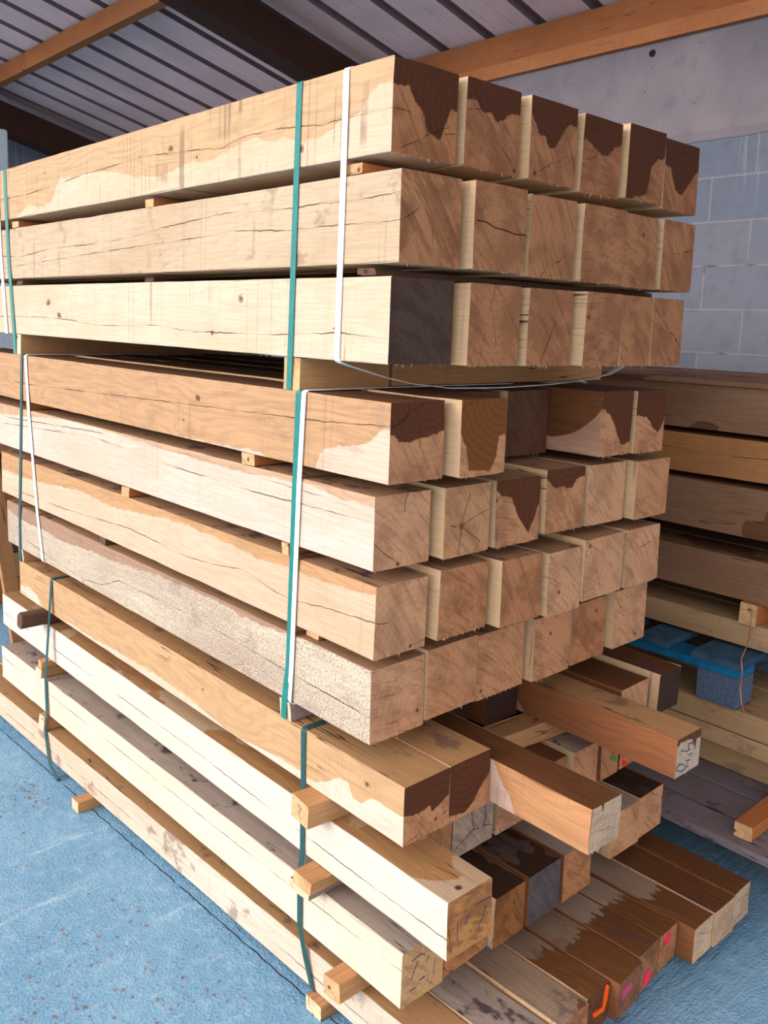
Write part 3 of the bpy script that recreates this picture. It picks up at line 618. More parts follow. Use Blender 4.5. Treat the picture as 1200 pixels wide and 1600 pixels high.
PLATEW = side_material('wall_plate_softwood', 4.0, 0.08, 0.1, pale=lin(204, 132, 84), tan=lin(176, 104, 60), saw=0.1, seed=8)
def purlin(name, x, y0, y1, hh, ww, drop, label, seed):
    z = roof_z(x + ww) - 0.008 - drop - hh
    return timber(name, (x, y0, z), (x, y1, z), hh, ww, [ROOFW, ENDW, ROOFW], label, 'roof beam', seed, None)
purlin('roof_purlin', 1.60, 3.50, 7.0, 0.125, 0.07, 0.0, 'orange softwood purlin under the metal roof, at the upper left', 11)
purlin('roof_purlin', 1.60, -4.3, 3.28, 0.125, 0.07, 0.0, 'purlin in line with the upper left one, on the near side of the dark rafter', 12)
purlin('roof_purlin', 0.2, -4.3, 3.28, 0.125, 0.07, 0.0, 'roof purlin above the front of the timber pile', 13)
purlin('roof_purlin', 0.2, 3.50, 7.0, 0.125, 0.07, 0.0, 'roof purlin nearest the open side, beyond the dark rafter', 14)
a = timber('wall_plate', (WX - 0.035, -4.3, 2.79), (WX - 0.035, 7.6, 2.79), 0.075, 0.1, [PLATEW, ENDW, PLATEW], 'lower, lighter timber plate lying on top of the concrete wall', 'roof beam', 21)
a = timber('roof_purlin', (WX - 0.005, -4.3, 2.868), (WX - 0.005, 7.6, 2.868), 0.16, 0.09, [ROOFW, ENDW, ROOFW], 'orange purlin resting on the wall plate above the grey wall', 'roof beam', 22)
def rafter(y0, wd, dep, lab, seed):
    xa, xb = -1.2, WX - 0.05
    off = -0.008 - 0.105
    timber('roof_rafter', (xb, y0, roof_z(xb) + off - dep), (xa, y0, roof_z(xa) + off - dep), dep, wd, [DARKW, ENDW, DARKW], lab, 'roof beam', seed)
rafter(3.29, 0.18, 0.2, 'thick dark oak rafter sloping down behind the top row of beams', 31)
rafter(7.0, 0.2, 0.24, 'distant dark rafter at the far left, just above the pile', 32)
bm = box_bm(bmesh.new(), -0.07, 0.07, -0.07, 0.07, 0, 2.92, 0.01)
tag(link('roof_post', bm, plain_material('pale_post_paint', lin(206, 214, 220), 0.6), (1.69, 6.8, 0)), 'pale upright post at the left edge, above the top beam', 'post')

# ------------------------------------------------------------------ the pile
ORD = ['first', 'second', 'third', 'fourth', 'fifth', 'sixth', 'seventh', 'eighth', 'ninth', 'tenth']
ROWN = {'A': "the pile's top row", 'B': 'the second row from the top', 'C': 'the third row from the top', 'D': 'the fourth row, under the upper bearer',
        'E': 'the fifth row from the top', 'F': 'the sixth row from the top', 'G': 'the seventh row, above the lower bearers',
        'H': 'the top row of the lowest bundle', 'I': "the lowest bundle's second row", 'J': "the lowest bundle's third row", 'K': 'the bottom row near the floor'}
LAB = {
 'A1': 'big front oak beam of the top row, wavy brown water line along its side',
 'A2': 'top row oak beam, second from the corner, dark drip on its end',
 'A3': 'top row oak beam, third from the corner, dark V-shaped stain on its end',
 'A4': 'top row oak beam, fourth from the corner, stained above a short crack',
 'A5': 'top row oak beam, fifth from the corner, end almost all dark with bright side sliver',
 'A6': 'last oak beam of the top row, next to the grey wall',
 'B1': 'front oak beam of the second row, pale side with long broken cracks',
 'B2': 'second row oak beam with a long black crack across its end',
 'B3': 'second row oak beam, third from the corner, short crack at its right edge',
 'B4': 'second row oak beam, fourth from the corner, vertical grain on its end',
 'B5': 'second row oak beam, fifth from the corner, flush against its left neighbour',
 'B6': 'last oak beam of the second row, beside the block wall',
 'C1': 'front oak beam of the third row with a dark brown painted end',
 'C2': 'third row oak beam right beside the dark painted end',
 'C3': 'third row oak beam, third from the corner, thin diagonal crack on its end',
 'C4': 'third row oak beam, fourth from the corner, wide bright sliver on its left',
 'C5': 'third row oak beam, fifth from the corner, brown smudged end',
 'C6': 'last oak beam of the third row, above the far end of the upper bearer',
 'D1': 'front oak beam under the upper bearer, brown side with a pale corner patch',
 'D2': 'oak beam with rich brown end, right of the pale-cornered front beam',
 'D3': 'set-back oak beam in the dark gap, third in the row under the upper bearer',
 'D4': 'set-back oak beam in the dark gap, beside the long brown-stained side face',
 'D5': 'oak beam showing a long brown-stained side at the right of the dark gap',
 'D6': 'last oak beam under the upper bearer, bright left edge, next to the stack behind',
 'E1': 'front oak beam of the fifth row, whitish side with a long wandering crack',
 'E2': 'fifth row oak beam with a dark round pith and star cracks in its end',
 'E3': 'fifth row oak beam, third from the corner, ragged brown stain on its end',
 'E4': 'fifth row oak beam, fourth from the corner, stained top edge and black-specked corner',
 'E5': 'fifth row oak beam, fifth from the corner, plain tan end',
 'E6': 'last oak beam of the fifth row, greyish end with bright left sliver',
 'F1': 'front oak beam of the sixth row, tan band along its upper edge',
 'F2': 'sixth row oak beam, second from the corner, pale end with bright left edge',
 'F3': 'sixth row oak beam, third from the corner, streaky saw-marked end',
 'F4': 'sixth row oak beam, fourth from the corner, narrower than its neighbours',
 'F5': 'sixth row oak beam, fifth from the corner, wide tan end',
 'F6': 'last oak beam of the sixth row, fuzzy torn edge on its left',
 'G1': 'front oak beam above the lower bearers, grey speckled dirty side',
 'G2': 'oak beam right beside the speckled front beam, short crack at its left edge',
 'G3': 'oak beam third in the row above the lower bearers, broad pinkish end',
 'G4': 'oak beam fourth in the row above the lower bearers, white sliver, black crack',
 'G5': 'oak beam fifth in the row above the lower bearers, smooth pale end',
 'G6': 'last oak beam above the lower bearers, nearest the blue pallet',
 'H1': 'front beam of the lowest bundle, brown above a jagged pale stain, knot near its end',
 'H2': 'beam beside the knotty front beam, end darkly stained with a pale lower right',
 'H3': 'long protruding oak beam with orange side and brown wet top',
 'H4': 'deeply set-back beam in the dark hole behind the long protruding beam',
 'H5': 'set-back beam whose dark end fills the hole under the third and fourth beam ends',
 'H6': 'protruding oak beam with blue pen figures written on its pale end',
 'H7': 'brown beam behind the pen-marked beam, orange strip along its side',
 'H8': 'rearmost brown beam with a nearly black end, next to the blue pallet',
 'I1': "very pale front beam with black knot on top, lowest bundle's second row",
 'I2': 'set-back beam beside the very pale front beam, mostly hidden below the knotty beam',
 'I3': 'pale set-back beam end with blue pen lines, under the darkly stained end',
 'I4': 'set-back beam hidden below the long protruding beam',
 'I5': 'brown-topped set-back beam between the two protruding beams',
 'I6': 'whitish-topped set-back beam between the two protruding beams',
 'I7': 'set-back beam end with a green paint dab',
 'I8': 'set-back beam end with a red paint dab',
 'J1': 'pale front beam with blue-grey top stain and pen strokes on its end',
 'J2': 'beam end right beside the pen-stroked front end, partly under the knot-topped beam',
 'J3': 'brown wet beam end right of the black-knotted pale beam',
 'J4': 'beam with a slate-grey end and black wet top',
 'J5': 'pale beam end right of the slate-grey one, bright sliver on its left',
 'J6': 'small dark recessed beam end below the tip of the long protruding beam',
 'J7': 'warm tan beam end with a pale worn top, below the green-dabbed end',
 'J8': 'warm tan beam end, outermost on the right, black wet top',
 'K1': 'tan-topped outermost beam of the floor row, along the blue floor',
 'K2': 'grey-topped floor row beam with black smears, second from the open side',
 'K3': 'floor row beam with pale and brown patched top and whitish waney edge',
 'K4': 'floor row beam with bright orange paint on its dark end',
 'K5': 'floor row beam with a magenta dab and pale side face',
 'K6': 'floor row beam with a pink dab low on its end, right of the magenta one',
 'K7': 'floor row beam at the step in the ends, pink dab at its upper left',
 'K8': 'floor row beam right of the step, whitish side and worn patch',
 'K9': 'floor row beam, second from the right',
 'K10': 'rightmost floor row beam with a black crack across its top',
}
GROUP = {k: 'timber beams in ' + v for k, v in ROWN.items()}

CREAM = lin(242, 218, 196); LTAN = lin(226, 183, 152)
SP = {   # front faces, one material each: keyword arguments of side_material
 'A1': dict(pale=lin(236, 210, 182), tan=lin(224, 182, 140), saw=0.35), 'B1': dict(pale=lin(222, 195, 165), tan=lin(196, 159, 119), saw=0.18, blotch=0.3),
 'C1': dict(pale=lin(238, 214, 188), tan=lin(216, 183, 142), saw=0.3), 'D1': dict(pale=lin(240, 210, 190), tan=lin(214, 166, 124), saw=0.15, blotch=0.15),
 'E1': dict(pale=lin(242, 218, 203), tan=lin(220, 179, 145), saw=0.15), 'F1': dict(pale=lin(236, 206, 181), tan=lin(216, 165, 118), saw=0.1),
 'G1': dict(pale=lin(234, 216, 190), tan=lin(186, 147, 120), saw=0.1, speckle=0.8, blotch=0.2), 'H1': dict(pale=lin(246, 222, 202), tan=lin(222, 176, 130), saw=0.08),
 'I1': dict(pale=lin(250, 234, 220), tan=lin(236, 208, 178), saw=0.05), 'J1': dict(pale=lin(250, 234, 215), tan=lin(232, 204, 162), saw=0.12),
 'K1': dict(pale=lin(244, 226, 209), tan=lin(214, 169, 123), saw=0.12, blotch=0.5),
 'D5': dict(pale=lin(222, 175, 148), tan=lin(126, 77, 43), saw=0.0), 'H3': dict(pale=lin(236, 204, 189), tan=lin(216, 156, 108), saw=0.2),
 'H6': dict(pale=lin(206, 176, 146), tan=lin(166, 103, 64), saw=0.05),
}
# shared faces for the beams of which only slivers and ends show
SLIV = [side_material('sawn_oak_sliver', 2.3, 0.14, 0.14, pale=lin(234, 198, 150), tan=LTAN, saw=0.3, seed=None),
        side_material('sawn_oak_brown', 2.3, 0.14, 0.14, pale=lin(206, 149, 123), tan=lin(150, 95, 58), saw=0.1, seed=None, full=1.0)]
KX, KY = 0.0466, 0.0200
TOPS = {
 'dry': side_material('oak_top_dry', 2.3, 0.14, 0.14, pale=lin(184, 142, 108), tan=lin(150, 104, 72), saw=0.1, seed=None, blotch=0.8),
 'wet': side_material('oak_top_wet', 2.3, 0.14, 0.14, pale=lin(160, 108, 66), tan=lin(112, 68, 36), saw=0.1, seed=None, full=1.0, blotch=0.5),
 'patch': side_material('oak_top_patchy', 2.3, 0.14, 0.14, pale=lin(184, 160, 140), tan=lin(138, 92, 54), saw=0.1, seed=None, patch=(0.47, 4.0), blotch=0.5),
 'tip': side_material('oak_top_wet_tip', 2.3, 0.14, 0.14, pale=lin(178, 156, 138), tan=lin(124, 78, 42), saw=0.05, seed=None, endwet=0.135, blotch=0.35),
 'grey': side_material('oak_top_grey', 2.3, 0.14, 0.14, pale=lin(188, 168, 156), tan=lin(160, 134, 118), saw=0.05, seed=None, blotch=0.9),
 'tan': side_material('oak_top_tan', 2.3, 0.14, 0.14, pale=lin(196, 150, 104), tan=lin(176, 126, 80), saw=0.05, seed=None, blotch=0.5),
 'knot': side_material('oak_top_knotted', 2.0, 0.11, 0.116, pale=lin(214, 184, 154), tan=lin(190, 140, 92), saw=0.05, seed=0.6, patch=(0.50, 3.0), tknots=((KX, KY, 0.010),)),
 'black': side_material('oak_top_black', 2.3, 0.14, 0.14, pale=lin(110, 88, 78), tan=lin(70, 44, 30), saw=0.1, seed=None, patch=(0.45, 5.0), blotch=0.8),
}
TOPSEL = {'D': 'wet', 'E': 'dry', 'F': 'dry', 'G': 'dry', 'H': 'tan', 'I': 'tan', 'J': 'grey', 'K': 'patch'}
TOP1 = {'H1': 'tan', 'H2': 'tan', 'H3': 'wet', 'H6': 'tan', 'H7': 'wet', 'H8': 'wet', 'I1': 'knot', 'I5': 'wet', 'I6': 'grey', 'I3': 'grey', 'J1': 'grey', 'J2': 'black', 'J3': 'black', 'J4': 'black',
        'J7': 'grey', 'J8': 'black', 'K1': 'tan', 'K2': 'grey', 'K3': 'patch', 'K4': 'tip', 'K5': 'tip', 'K6': 'tip', 'K7': 'tip', 'K8': 'tip', 'K9': 'wet', 'K10': 'wet', 'J5': 'grey', 'J6': 'black'}
EP = {   # cut ends with separate colours; roof shade painted into the top two rows
 'A1': dict(pale=lin(176, 118, 78), dark=lin(88, 46, 24)), 'A2': dict(pale=lin(172, 116, 80), dark=lin(88, 46, 24)), 'A3': dict(pale=lin(172, 116, 80), dark=lin(88, 46, 24)), 'A4': dict(pale=lin(166, 110, 76), dark=lin(88, 46, 24)), 'A5': dict(pale=lin(166, 110, 76), dark=lin(88, 46, 24)), 'A6': dict(pale=lin(166, 110, 76), dark=lin(88, 46, 24)), 'C1': dict(pale=lin(80, 60, 50), dark=lin(44, 30, 26), smudge=0.5),
 'D2': dict(dark=lin(126, 74, 32)), 'H6': dict(pale=lin(196, 176, 156), dark=lin(110, 66, 42), smudge=0.15), 'H3': dict(pale=lin(204, 176, 150), dark=lin(104, 58, 30), smudge=0.2),
 'E2': dict(pale=lin(196, 144, 104), smudge=0.4, pith=E2_PITH), 'B1': dict(pale=lin(176, 122, 84), smudge=0.7), 'H8': dict(pale=lin(66, 46, 40), dark=lin(34, 22, 20)), 'J4': dict(pale=lin(96, 86, 88), dark=lin(58, 48, 52)), 'I3': dict(pale=lin(186, 160, 140)),
 'I1': dict(pale=lin(196, 138, 84), dark=lin(128, 76, 40), smudge=0.9), 'J3': dict(pale=lin(150, 96, 54), dark=lin(92, 52, 26), smudge=0.8), 'J1': dict(pale=lin(206, 164, 116), smudge=0.4),
 'K4': dict(pale=lin(110, 66, 38), dark=lin(60, 34, 22)), 'K5': dict(pale=lin(140, 96, 70), dark=lin(70, 42, 30)), 'K6': dict(pale=lin(160, 112, 76), dark=lin(80, 46, 30), smudge=0.8),
 'K8': dict(pale=lin(216, 186, 154), smudge=0.2), 'K9': dict(pale=lin(204, 172, 140), smudge=0.3), 'K10': dict(pale=lin(206, 178, 150), smudge=0.3),
 'H5': dict(pale=lin(60, 36, 28), dark=lin(36, 20, 18)), 'H4': dict(pale=lin(60, 36, 28), dark=lin(36, 20, 18)), 'D3': dict(pale=lin(92, 58, 38), dark=lin(54, 32, 22)), 'D4': dict(pale=lin(92, 58, 38), dark=lin(54, 32, 22)), 'J6': dict(pale=lin(110, 70, 46), dark=lin(60, 34, 24)),  # recess shade painted into the D and H ends; D pair wet-stained too
}
ENDS = [end_material('oak_end_warm', 0.14, 0.14, smudge=0.38), end_material('oak_end_pale', 0.14, 0.14, pale=lin(206, 154, 116), smudge=0.4),
        end_material('oak_end_brown', 0.14, 0.14, pale=lin(184, 126, 86), smudge=0.55), end_material('oak_end_roof_shade', 0.14, 0.14, pale=lin(172, 118, 82), smudge=0.5)]  # last one, for the upper rows: shade under the roof painted in
SPLM = plain_material('torn_fibre', lin(232, 206, 172), 0.8)
CRACKM = plain_material('crack_shadow_wood', lin(40, 24, 20), 1.0, 0, 0.1)
PEN = plain_material('blue_pen', lin(66, 68, 112), 0.6)
PAINTM = {'orange': plain_material('orange_paint', lin(255, 96, 20), 0.5), 'magenta': plain_material('magenta_paint', lin(190, 70, 110), 0.5),
          'pink': plain_material('pink_paint', lin(250, 40, 92), 0.5), 'green': plain_material('green_paint', lin(60, 140, 60), 0.5), 'red': plain_material('red_paint', lin(236, 40, 30), 0.5)}
ROT = {'J': 0.0167, 'K': 0.034}
for idx, (key, (bx, by, bz, bw, bh, bl)) in enumerate(BEAMS.items()):
    row, num = key[0], int(key[1:])
    rs = random.Random(idx * 13 + 5)
    rot = ROT.get(row, 0.0)
    if row == 'K' and num >= 8: rot = 0.008
    if key in SP:
        sm = side_material('side_' + LAB[key].split()[0] + '_oak', bl, bh, bw, stain=SIDE_STAIN.get(key), cracks=CRACKS.get(key, ()), knots=KNOTS.get(key, ()), seed=idx * 0.37, **SP[key])
    else: sm = SLIV[0] if row in 'ABCDEFG' else (SLIV[1] if rs.random() < 0.5 else SLIV[0])
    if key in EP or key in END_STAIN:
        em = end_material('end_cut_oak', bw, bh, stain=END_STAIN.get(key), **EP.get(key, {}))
    else: em = rs.choice(ENDS[:3]) if row not in 'ABC' else ENDS[3]
    if row in 'ABC': tm = sm
    else: tm = TOPS[TOP1.get(key, TOPSEL.get(row, 'dry'))]
    wane = 0.0035 if key in ('H3', 'H6', 'I1', 'K3') else 0.0022
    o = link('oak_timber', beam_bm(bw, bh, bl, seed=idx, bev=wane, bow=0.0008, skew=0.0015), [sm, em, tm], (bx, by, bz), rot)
    tag(o, LAB[key], 'beam', GROUP[row])
    if row in 'ABCDEFG' or key in ('H3', 'H6', 'J1'):
        tag(link('splinters', splinter_bm(bw, bh, idx, 26 if row in 'ABCDEFG' else 12), SPLM, parent=o), None, None, kind='stuff')
    for cw_, line in END_CRACKS.get(key, ()):                         # open drying checks in the cut end
        link('crack', tube_bm(bmesh.new(), [(px, -0.0001, pz) for px, pz in line], cw_ * 0.62, 6), CRACKM, parent=o)
    for line in PEN_MARKS.get(key, ()):
        tube_bm_pts = [(px, -0.0009, pz) for px, pz in line]
        m_ = link('pen_mark', tube_bm(bmesh.new(), tube_bm_pts, 0.0010 if key == 'H6' else 0.0007, 5), PEN, parent=o)
    for colr, poly in PAINT.get(key, ()):
        b2 = bmesh.new(); lo = [b2.verts.new((px, -0.0028, pz)) for px, pz in poly]; hi = [b2.verts.new((px, 0.001, pz)) for px, pz in poly]
        b2.faces.new(lo); b2.faces.new(hi[::-1])
        for i in range(len(lo)): j = (i + 1) % len(lo); b2.faces.new((lo[i], hi[i], hi[j], lo[j]))
        bmesh.ops.recalc_face_normals(b2, faces=b2.faces)
        tag(link('paint_dab', b2, PAINTM[colr], parent=o), colr + ' paint dab', None)

# ------------------------------------------------------------------ bearers and spacer sticks
STICKM = [side_material('stick_tan', 1.0, 0.05, 0.05, pale=lin(214, 164, 116), tan=lin(184, 122, 72), saw=0.1, seed=None),
          side_material('stick_orange', 1.0, 0.05, 0.05, pale=lin(204, 128, 72), tan=lin(170, 92, 46), saw=0.05, seed=None),
          side_material('stick_dark', 1.0, 0.05, 0.05, pale=lin(104, 74, 58), tan=lin(70, 46, 36), saw=0.05, seed=None),
          side_material('stick_grey', 1.0, 0.05, 0.05, pale=lin(170, 146, 140), tan=lin(140, 112, 104), saw=0.05, seed=None, speckle=0.6)]
STE = [end_material('stick_end', 0.05, 0.05, pale=lin(226, 182, 134), smudge=0.3), end_material('stick_end_pale', 0.05, 0.05, pale=lin(240, 214, 176), smudge=0.2),
       end_material('stick_end_dark', 0.05, 0.05, pale=lin(112, 78, 66), dark=lin(60, 38, 32), smudge=0.4)]
def stick(name, x0, x1, y0, y1, z0, z1, m, e, label, group, seed=1, rotz=0.0, bev=0.0015, cat='stick'):
    """runs along +X: built along its own +Y and turned"""
    bm = beam_bm(y1 - y0, z1 - z0, x1 - x0, ring=0.1, bev=bev, rough=0.0006, bow=0.001, seed=seed)
    o = link(name, bm, [m, e, m], (x0, y1, z0), -PI / 2 + rotz)
    return tag(o, label, cat, group)
G1 = 'bearers between the bundles'; G2 = 'spacer sticks between the rows'
stick('bearer', 0.001, 0.236, 0.254, 0.306, 1.2845, 1.3475, STICKM[0], STE[0], 'short bearer block behind the green strap, under the third row', G1, 41, cat='bearer')
stick('bearer', 0.246, 1.02, 0.256, 0.306, 1.288, 1.344, STICKM[0], STE[0], 'long bearer under the third row, right of the short block', G1, 42, cat='bearer')
stick('bearer', 0.001, 0.99, 1.72, 1.774, 1.2845, 1.3475, STICKM[0], STE[1], 'bearer at the far left between the third and fourth rows', G1, 43, cat='bearer')
stick('bearer', -0.004, 0.95, 0.256, 0.296, 0.602, 0.6435, STICKM[3], STE[1], 'grey bearer with white painted end where the two straps end', G1, 44, cat='bearer')
stick('bearer', 0.001, 0.95, 1.745, 1.795, 0.602, 0.6435, STICKM[0], STE[1], 'pale-ended bearer at the far left below the speckled beam', G1, 45, cat='bearer')
def lifts(rowtop, under, over, xs, items):
    for i, (y0, y1, m, e, lab, sd, x0) in enumerate(items):
        z0 = max(b[2] + b[4] for k_, b in BEAMS.items() if k_[0] == under) + 0.0002 if rowtop is None else rowtop
        z1 = min(b[2] for k_, b in BEAMS.items() if k_[0] == over) - 0.0002
        z0 = min(z0, z1 - 0.008)
        stick('spacer_stick', x0, xs, y0, y1, z0, z1, m, e, lab, G2, sd)
T, O, D_, Gy = STICKM
lifts(1.6765, 'B', 'A', 0.94, [(0.09, 0.135, O, STE[0], 'spacer under the top row, just right of the white strap', 51, 0.006), (0.86, 0.895, O, STE[0], 'spacer under the top row, near the middle of its length', 52, 0.01), (1.72, 1.765, O, STE[0], 'spacer under the top row, beside the far left strap', 53, 0.004)])
lifts(1.5015, 'C', 'B', 0.9, [(0.05, 0.095, D_, STE[2], 'dark spacer under the second row, near the corner', 54, 0.006), (0.9, 0.94, D_, STE[2], 'spacer under the second row, near the middle', 55, 0.03), (1.70, 1.74, D_, STE[2], 'spacer under the second row, at the far left strap', 56, 0.004)])
lifts(1.1145, 'E', 'D', 0.88, [(0.405, 0.447, O, STE[0], 'small orange spacer end showing left of the straps, below the brown beam', 57, -0.002), (1.66, 1.70, O, STE[0], 'spacer below the brown beam at the far left straps', 58, 0.004)])
lifts(0.950, 'F', 'E', 0.90, [(0.98, 1.017, O, STE[0], 'spacer end showing on the black-stained ledge of the sixth row', 59, -0.002), (0.277, 0.30, O, STE[0], 'spacer tip just left of the green strap, under the fifth row', 60, -0.002)])
lifts(0.790, 'G', 'F', 0.89, [(1.13, 1.17, D_, STE[2], 'thin dark spacer above the speckled beam', 61, 0.002), (0.2, 0.24, O, STE[0], 'spacer hidden behind the straps above the speckled beam', 62, 0.02)])
zs = stick('spacer_stick', -0.045, 0.96, 0.130, 0.196, 0.4408, 0.4865, T, STE[0], 'stick end with a pencilled zigzag, beneath the knotty front beam', G2, 63, rotz=-0.085)
link('pencil_mark', tube_bm(bmesh.new(), [(0.028, -0.0006, 0.034), (0.040, -0.0006, 0.030), (0.030, -0.0006, 0.020), (0.036, -0.0006, 0.012), (0.050, -0.0006, 0.010)], 0.0006, 5), PEN, parent=zs)
stick('spacer_stick', -0.078, 0.96, 1.553, 1.605, 0.4408, 0.4865, D_, STE[2], 'dark rounded stick poking out at the left below the lowest bundle top row', G2, 64, bev=0.012)
stick('spacer_stick', -0.05, 0.95, 0.118, 0.178, 0.3055, 0.3295, T, STE[0], 'upper stick of the pair below the very pale front beam', G2, 66)
stick('spacer_stick', -0.044, 0.95, 0.135, 0.193, 0.2802, 0.3050, Gy, STE[1], 'lower stick of the pair below the very pale front beam', G2, 67)
stick('spacer_stick', -0.030, 0.95, 1.532, 1.568, 0.3055, 0.3295, T, STE[0], 'upper small block of the pair at the left, under the very pale beam', G2, 68)
stick('spacer_stick', -0.034, 0.95, 1.528, 1.578, 0.2802, 0.3050, T, STE[1], 'lower small block of the pair at the left, under the very pale beam', G2, 69)
stick('spacer_stick', -0.048, 0.93, 0.028, 0.072, 0.1206, 0.1665, T, STE[0], 'stick end with a knot at the bottom of the pile near the green strap foot', G2, 70, bev=0.004)
stick('spacer_stick', -0.045, 0.93, 1.492, 1.528, 0.1206, 0.1665, T, STE[1], 'small square stick end on the floor row at the far left', G2, 71)
stick('spacer_stick', -0.012, 0.93, 0.125, 0.175, 0.0005, 0.0342, T, STE[1], 'stick under the floor row where the green strap reaches the floor', G2, 72)
stick('spacer_stick', -0.075, 0.93, 1.17, 1.21, 0.0005, 0.0342, T, STE[1], 'stick tip on the floor at the left strap foot', G2, 73)
stick('spacer_stick', 0.03, 0.93, -0.12, -0.07, 0.0005, 0.0342, D_, STE[2], 'stick under the floor row close to the cut ends', G2, 74)

# ------------------------------------------------------------------ strapping bands
GREEN = plain_material('green_polyester_strap', lin(40, 124, 118), 0.35, 0, 0.25, 60, 0.2); DGREEN = plain_material('dull_green_strap', lin(44, 82, 82), 0.45, 0, 0.25, 60, 0.2)
WHITE = plain_material('white_strap', lin(236, 240, 246), 0.4, 0, 0.08, 60)
def strap(name, pts, wd, mat, label, th=0.0010, parts=None):
    """pts: (x, y, z) along the middle of the band; the band is flat, its width along Y"""
    bm = bmesh.new(); P3 = [Vector(p) for p in pts]; rings = []
    # round off the corners
    sm_ = []
    for i, p in enumerate(P3):
        if 0 < i < len(P3) - 1:
            a = (P3[i - 1] - p); b = (P3[i + 1] - p); r = min(0.007, a.length * 0.4, b.length * 0.4)
            sm_ += [p + a.normalized() * r, p + (a.normalized() + b.normalized()) * r * 0.30, p + b.normalized() * r]
        else: sm_.append(p)
    for i, p in enumerate(sm_):
        d = (sm_[min(i + 1, len(sm_) - 1)] - sm_[max(i - 1, 0)]).normalized()
        wv = (Vector((0, 1, 0)) - d * d.y).normalized(); n_ = d.cross(wv)
        rings.append([bm.verts.new(p + wv * s_ * wd / 2 + n_ * q * th / 2) for s_, q in ((-1, -1), (1, -1), (1, 1), (-1, 1))])
    for A, B_ in zip(rings[:-1], rings[1:]):
        for k in range(4): bm.faces.new((A[k], A[(k + 1) % 4], B_[(k + 1) % 4], B_[k]))
    bm.faces.new(rings[0][::-1]); bm.faces.new(rings[-1])
    bmesh.ops.recalc_face_normals(bm, faces=bm.faces)
    o = link(name, bm, mat); return tag(o, label, 'strap', 'strapping bands round the bundles')
f = -0.0022
strap('strapping_band', [(0.953, 0.27, 1.70), (0.953, 0.27, 1.8515), (0.5, 0.267, 1.8575), (f, 0.267, 1.8585), (f, 0.272, 1.70), (f, 0.283, 1.35), (f, 0.285, 1.2850)], 0.0165, GREEN, 'wide green strap down the front of the upper bundle')
strap('strapping_band', [(0.953, 0.13, 1.345), (0.953, 0.13, 1.8515), (0.5, 0.131, 1.8575), (f, 0.131, 1.8585), (f, 0.134, 1.60), (f, 0.139, 1.3475), (0.020, 0.135, 1.3405), (0.109, 0.13, 1.317), (0.177, 0.13, 1.304), (0.288, 0.128, 1.2925), (0.45, 0.125, 1.2905), (0.607, 0.125, 1.2935), (0.729, 0.125, 1.300), (0.862, 0.128, 1.314), (0.953, 0.13, 1.345)], 0.0155, WHITE, 'white strap right of the wide green one, sagging loosely below the upper bundle')
strap('strapping_band', [(0.953, 1.79, 1.70), (0.953, 1.80, 1.8515), (0.5, 1.80, 1.8575), (f, 1.806, 1.8585), (f, 1.795, 1.6), (f, 1.765, 1.35), (f, 1.762, 1.2855)], 0.024, GREEN, 'green strap at the far left of the upper bundle')
strap('strapping_band', [(0.953, 1.86, 1.50), (0.953, 1.87, 1.8515), (0.5, 1.87, 1.8575), (f, 1.875, 1.8585), (f, 1.862, 1.6), (f, 1.83, 1.3475)], 0.022, WHITE, 'white strap at the very left edge of the upper bundle')
strap('strapping_band', [(0.91, 0.25, 1.0), (0.91, 0.25, 1.287), (0.6, 0.2518, 1.2868), (0.2, 0.252, 1.2868), (f, 0.2525, 1.2860), (f, 0.259, 1.1), (f, 0.270, 0.72), (f - 0.005, 0.276, 0.640), (f - 0.005, 0.277, 0.604)], 0.018, GREEN, 'green strap down the middle bundle, left of the white one')
strap('strapping_band', [(0.91, 0.232, 1.0), (0.91, 0.232, 1.2885), (0.6, 0.232, 1.2882), (0.2, 0.232, 1.2882), (f - 0.001, 0.234, 1.2872), (f - 0.0015, 0.244, 1.1), (f - 0.0015, 0.258, 0.72), (f - 0.003, 0.262, 0.642), (0.02, 0.250, 0.6415), (0.8, 0.25, 0.6415)], 0.0135, WHITE, 'white strap curling under the speckled beam, middle bundle')
strap('strapping_band', [(0.91, 1.70, 1.0), (0.91, 1.70, 1.287), (0.3, 1.702, 1.2868), (f, 1.705, 1.2860), (f, 1.725, 1.1), (f, 1.765, 0.75), (f, 1.772, 0.60)], 0.018, DGREEN, 'thin green strap at the left of the middle bundle')
strap('strapping_band', [(0.91, 1.66, 1.0), (0.91, 1.66, 1.288), (0.3, 1.67, 1.288), (f - 0.0008, 1.672, 1.2870), (f - 0.001, 1.655, 1.1), (f - 0.001, 1.61, 0.8), (f - 0.001, 1.573, 0.642), (0.03, 1.57, 0.6405), (0.8, 1.57, 0.6405)], 0.018, WHITE, 'slanting white strap at the left of the middle bundle')
strap('strapping_band', [(0.975, 0.2, 0.3), (0.975, 0.205, 0.603), (0.3, 0.212, 0.603), (f, 0.2155, 0.6030), (f, 0.213, 0.49), (f, 0.211, 0.335), (-0.0085, 0.210, 0.28), (-0.0085, 0.207, 0.17), (f + 0.001, 0.195, 0.10), (0.004, 0.172, 0.030), (0.03, 0.165, 0.0344)], 0.0155, DGREEN, 'dark green strap down the front of the lowest bundle')
strap('strapping_band', [(0.975, 1.50, 0.3), (0.975, 1.505, 0.603), (0.3, 1.51, 0.603), (f, 1.512, 0.6030), (f - 0.0008, 1.511, 0.585), (-0.0315, 1.503, 0.281), (-0.0325, 1.497, 0.165), (-0.043, 1.487, 0.12), (-0.044, 1.46, 0.035), (-0.05, 1.38, 0.004)], 0.016, DGREEN, 'dark green strap at the left of the lowest bundle')

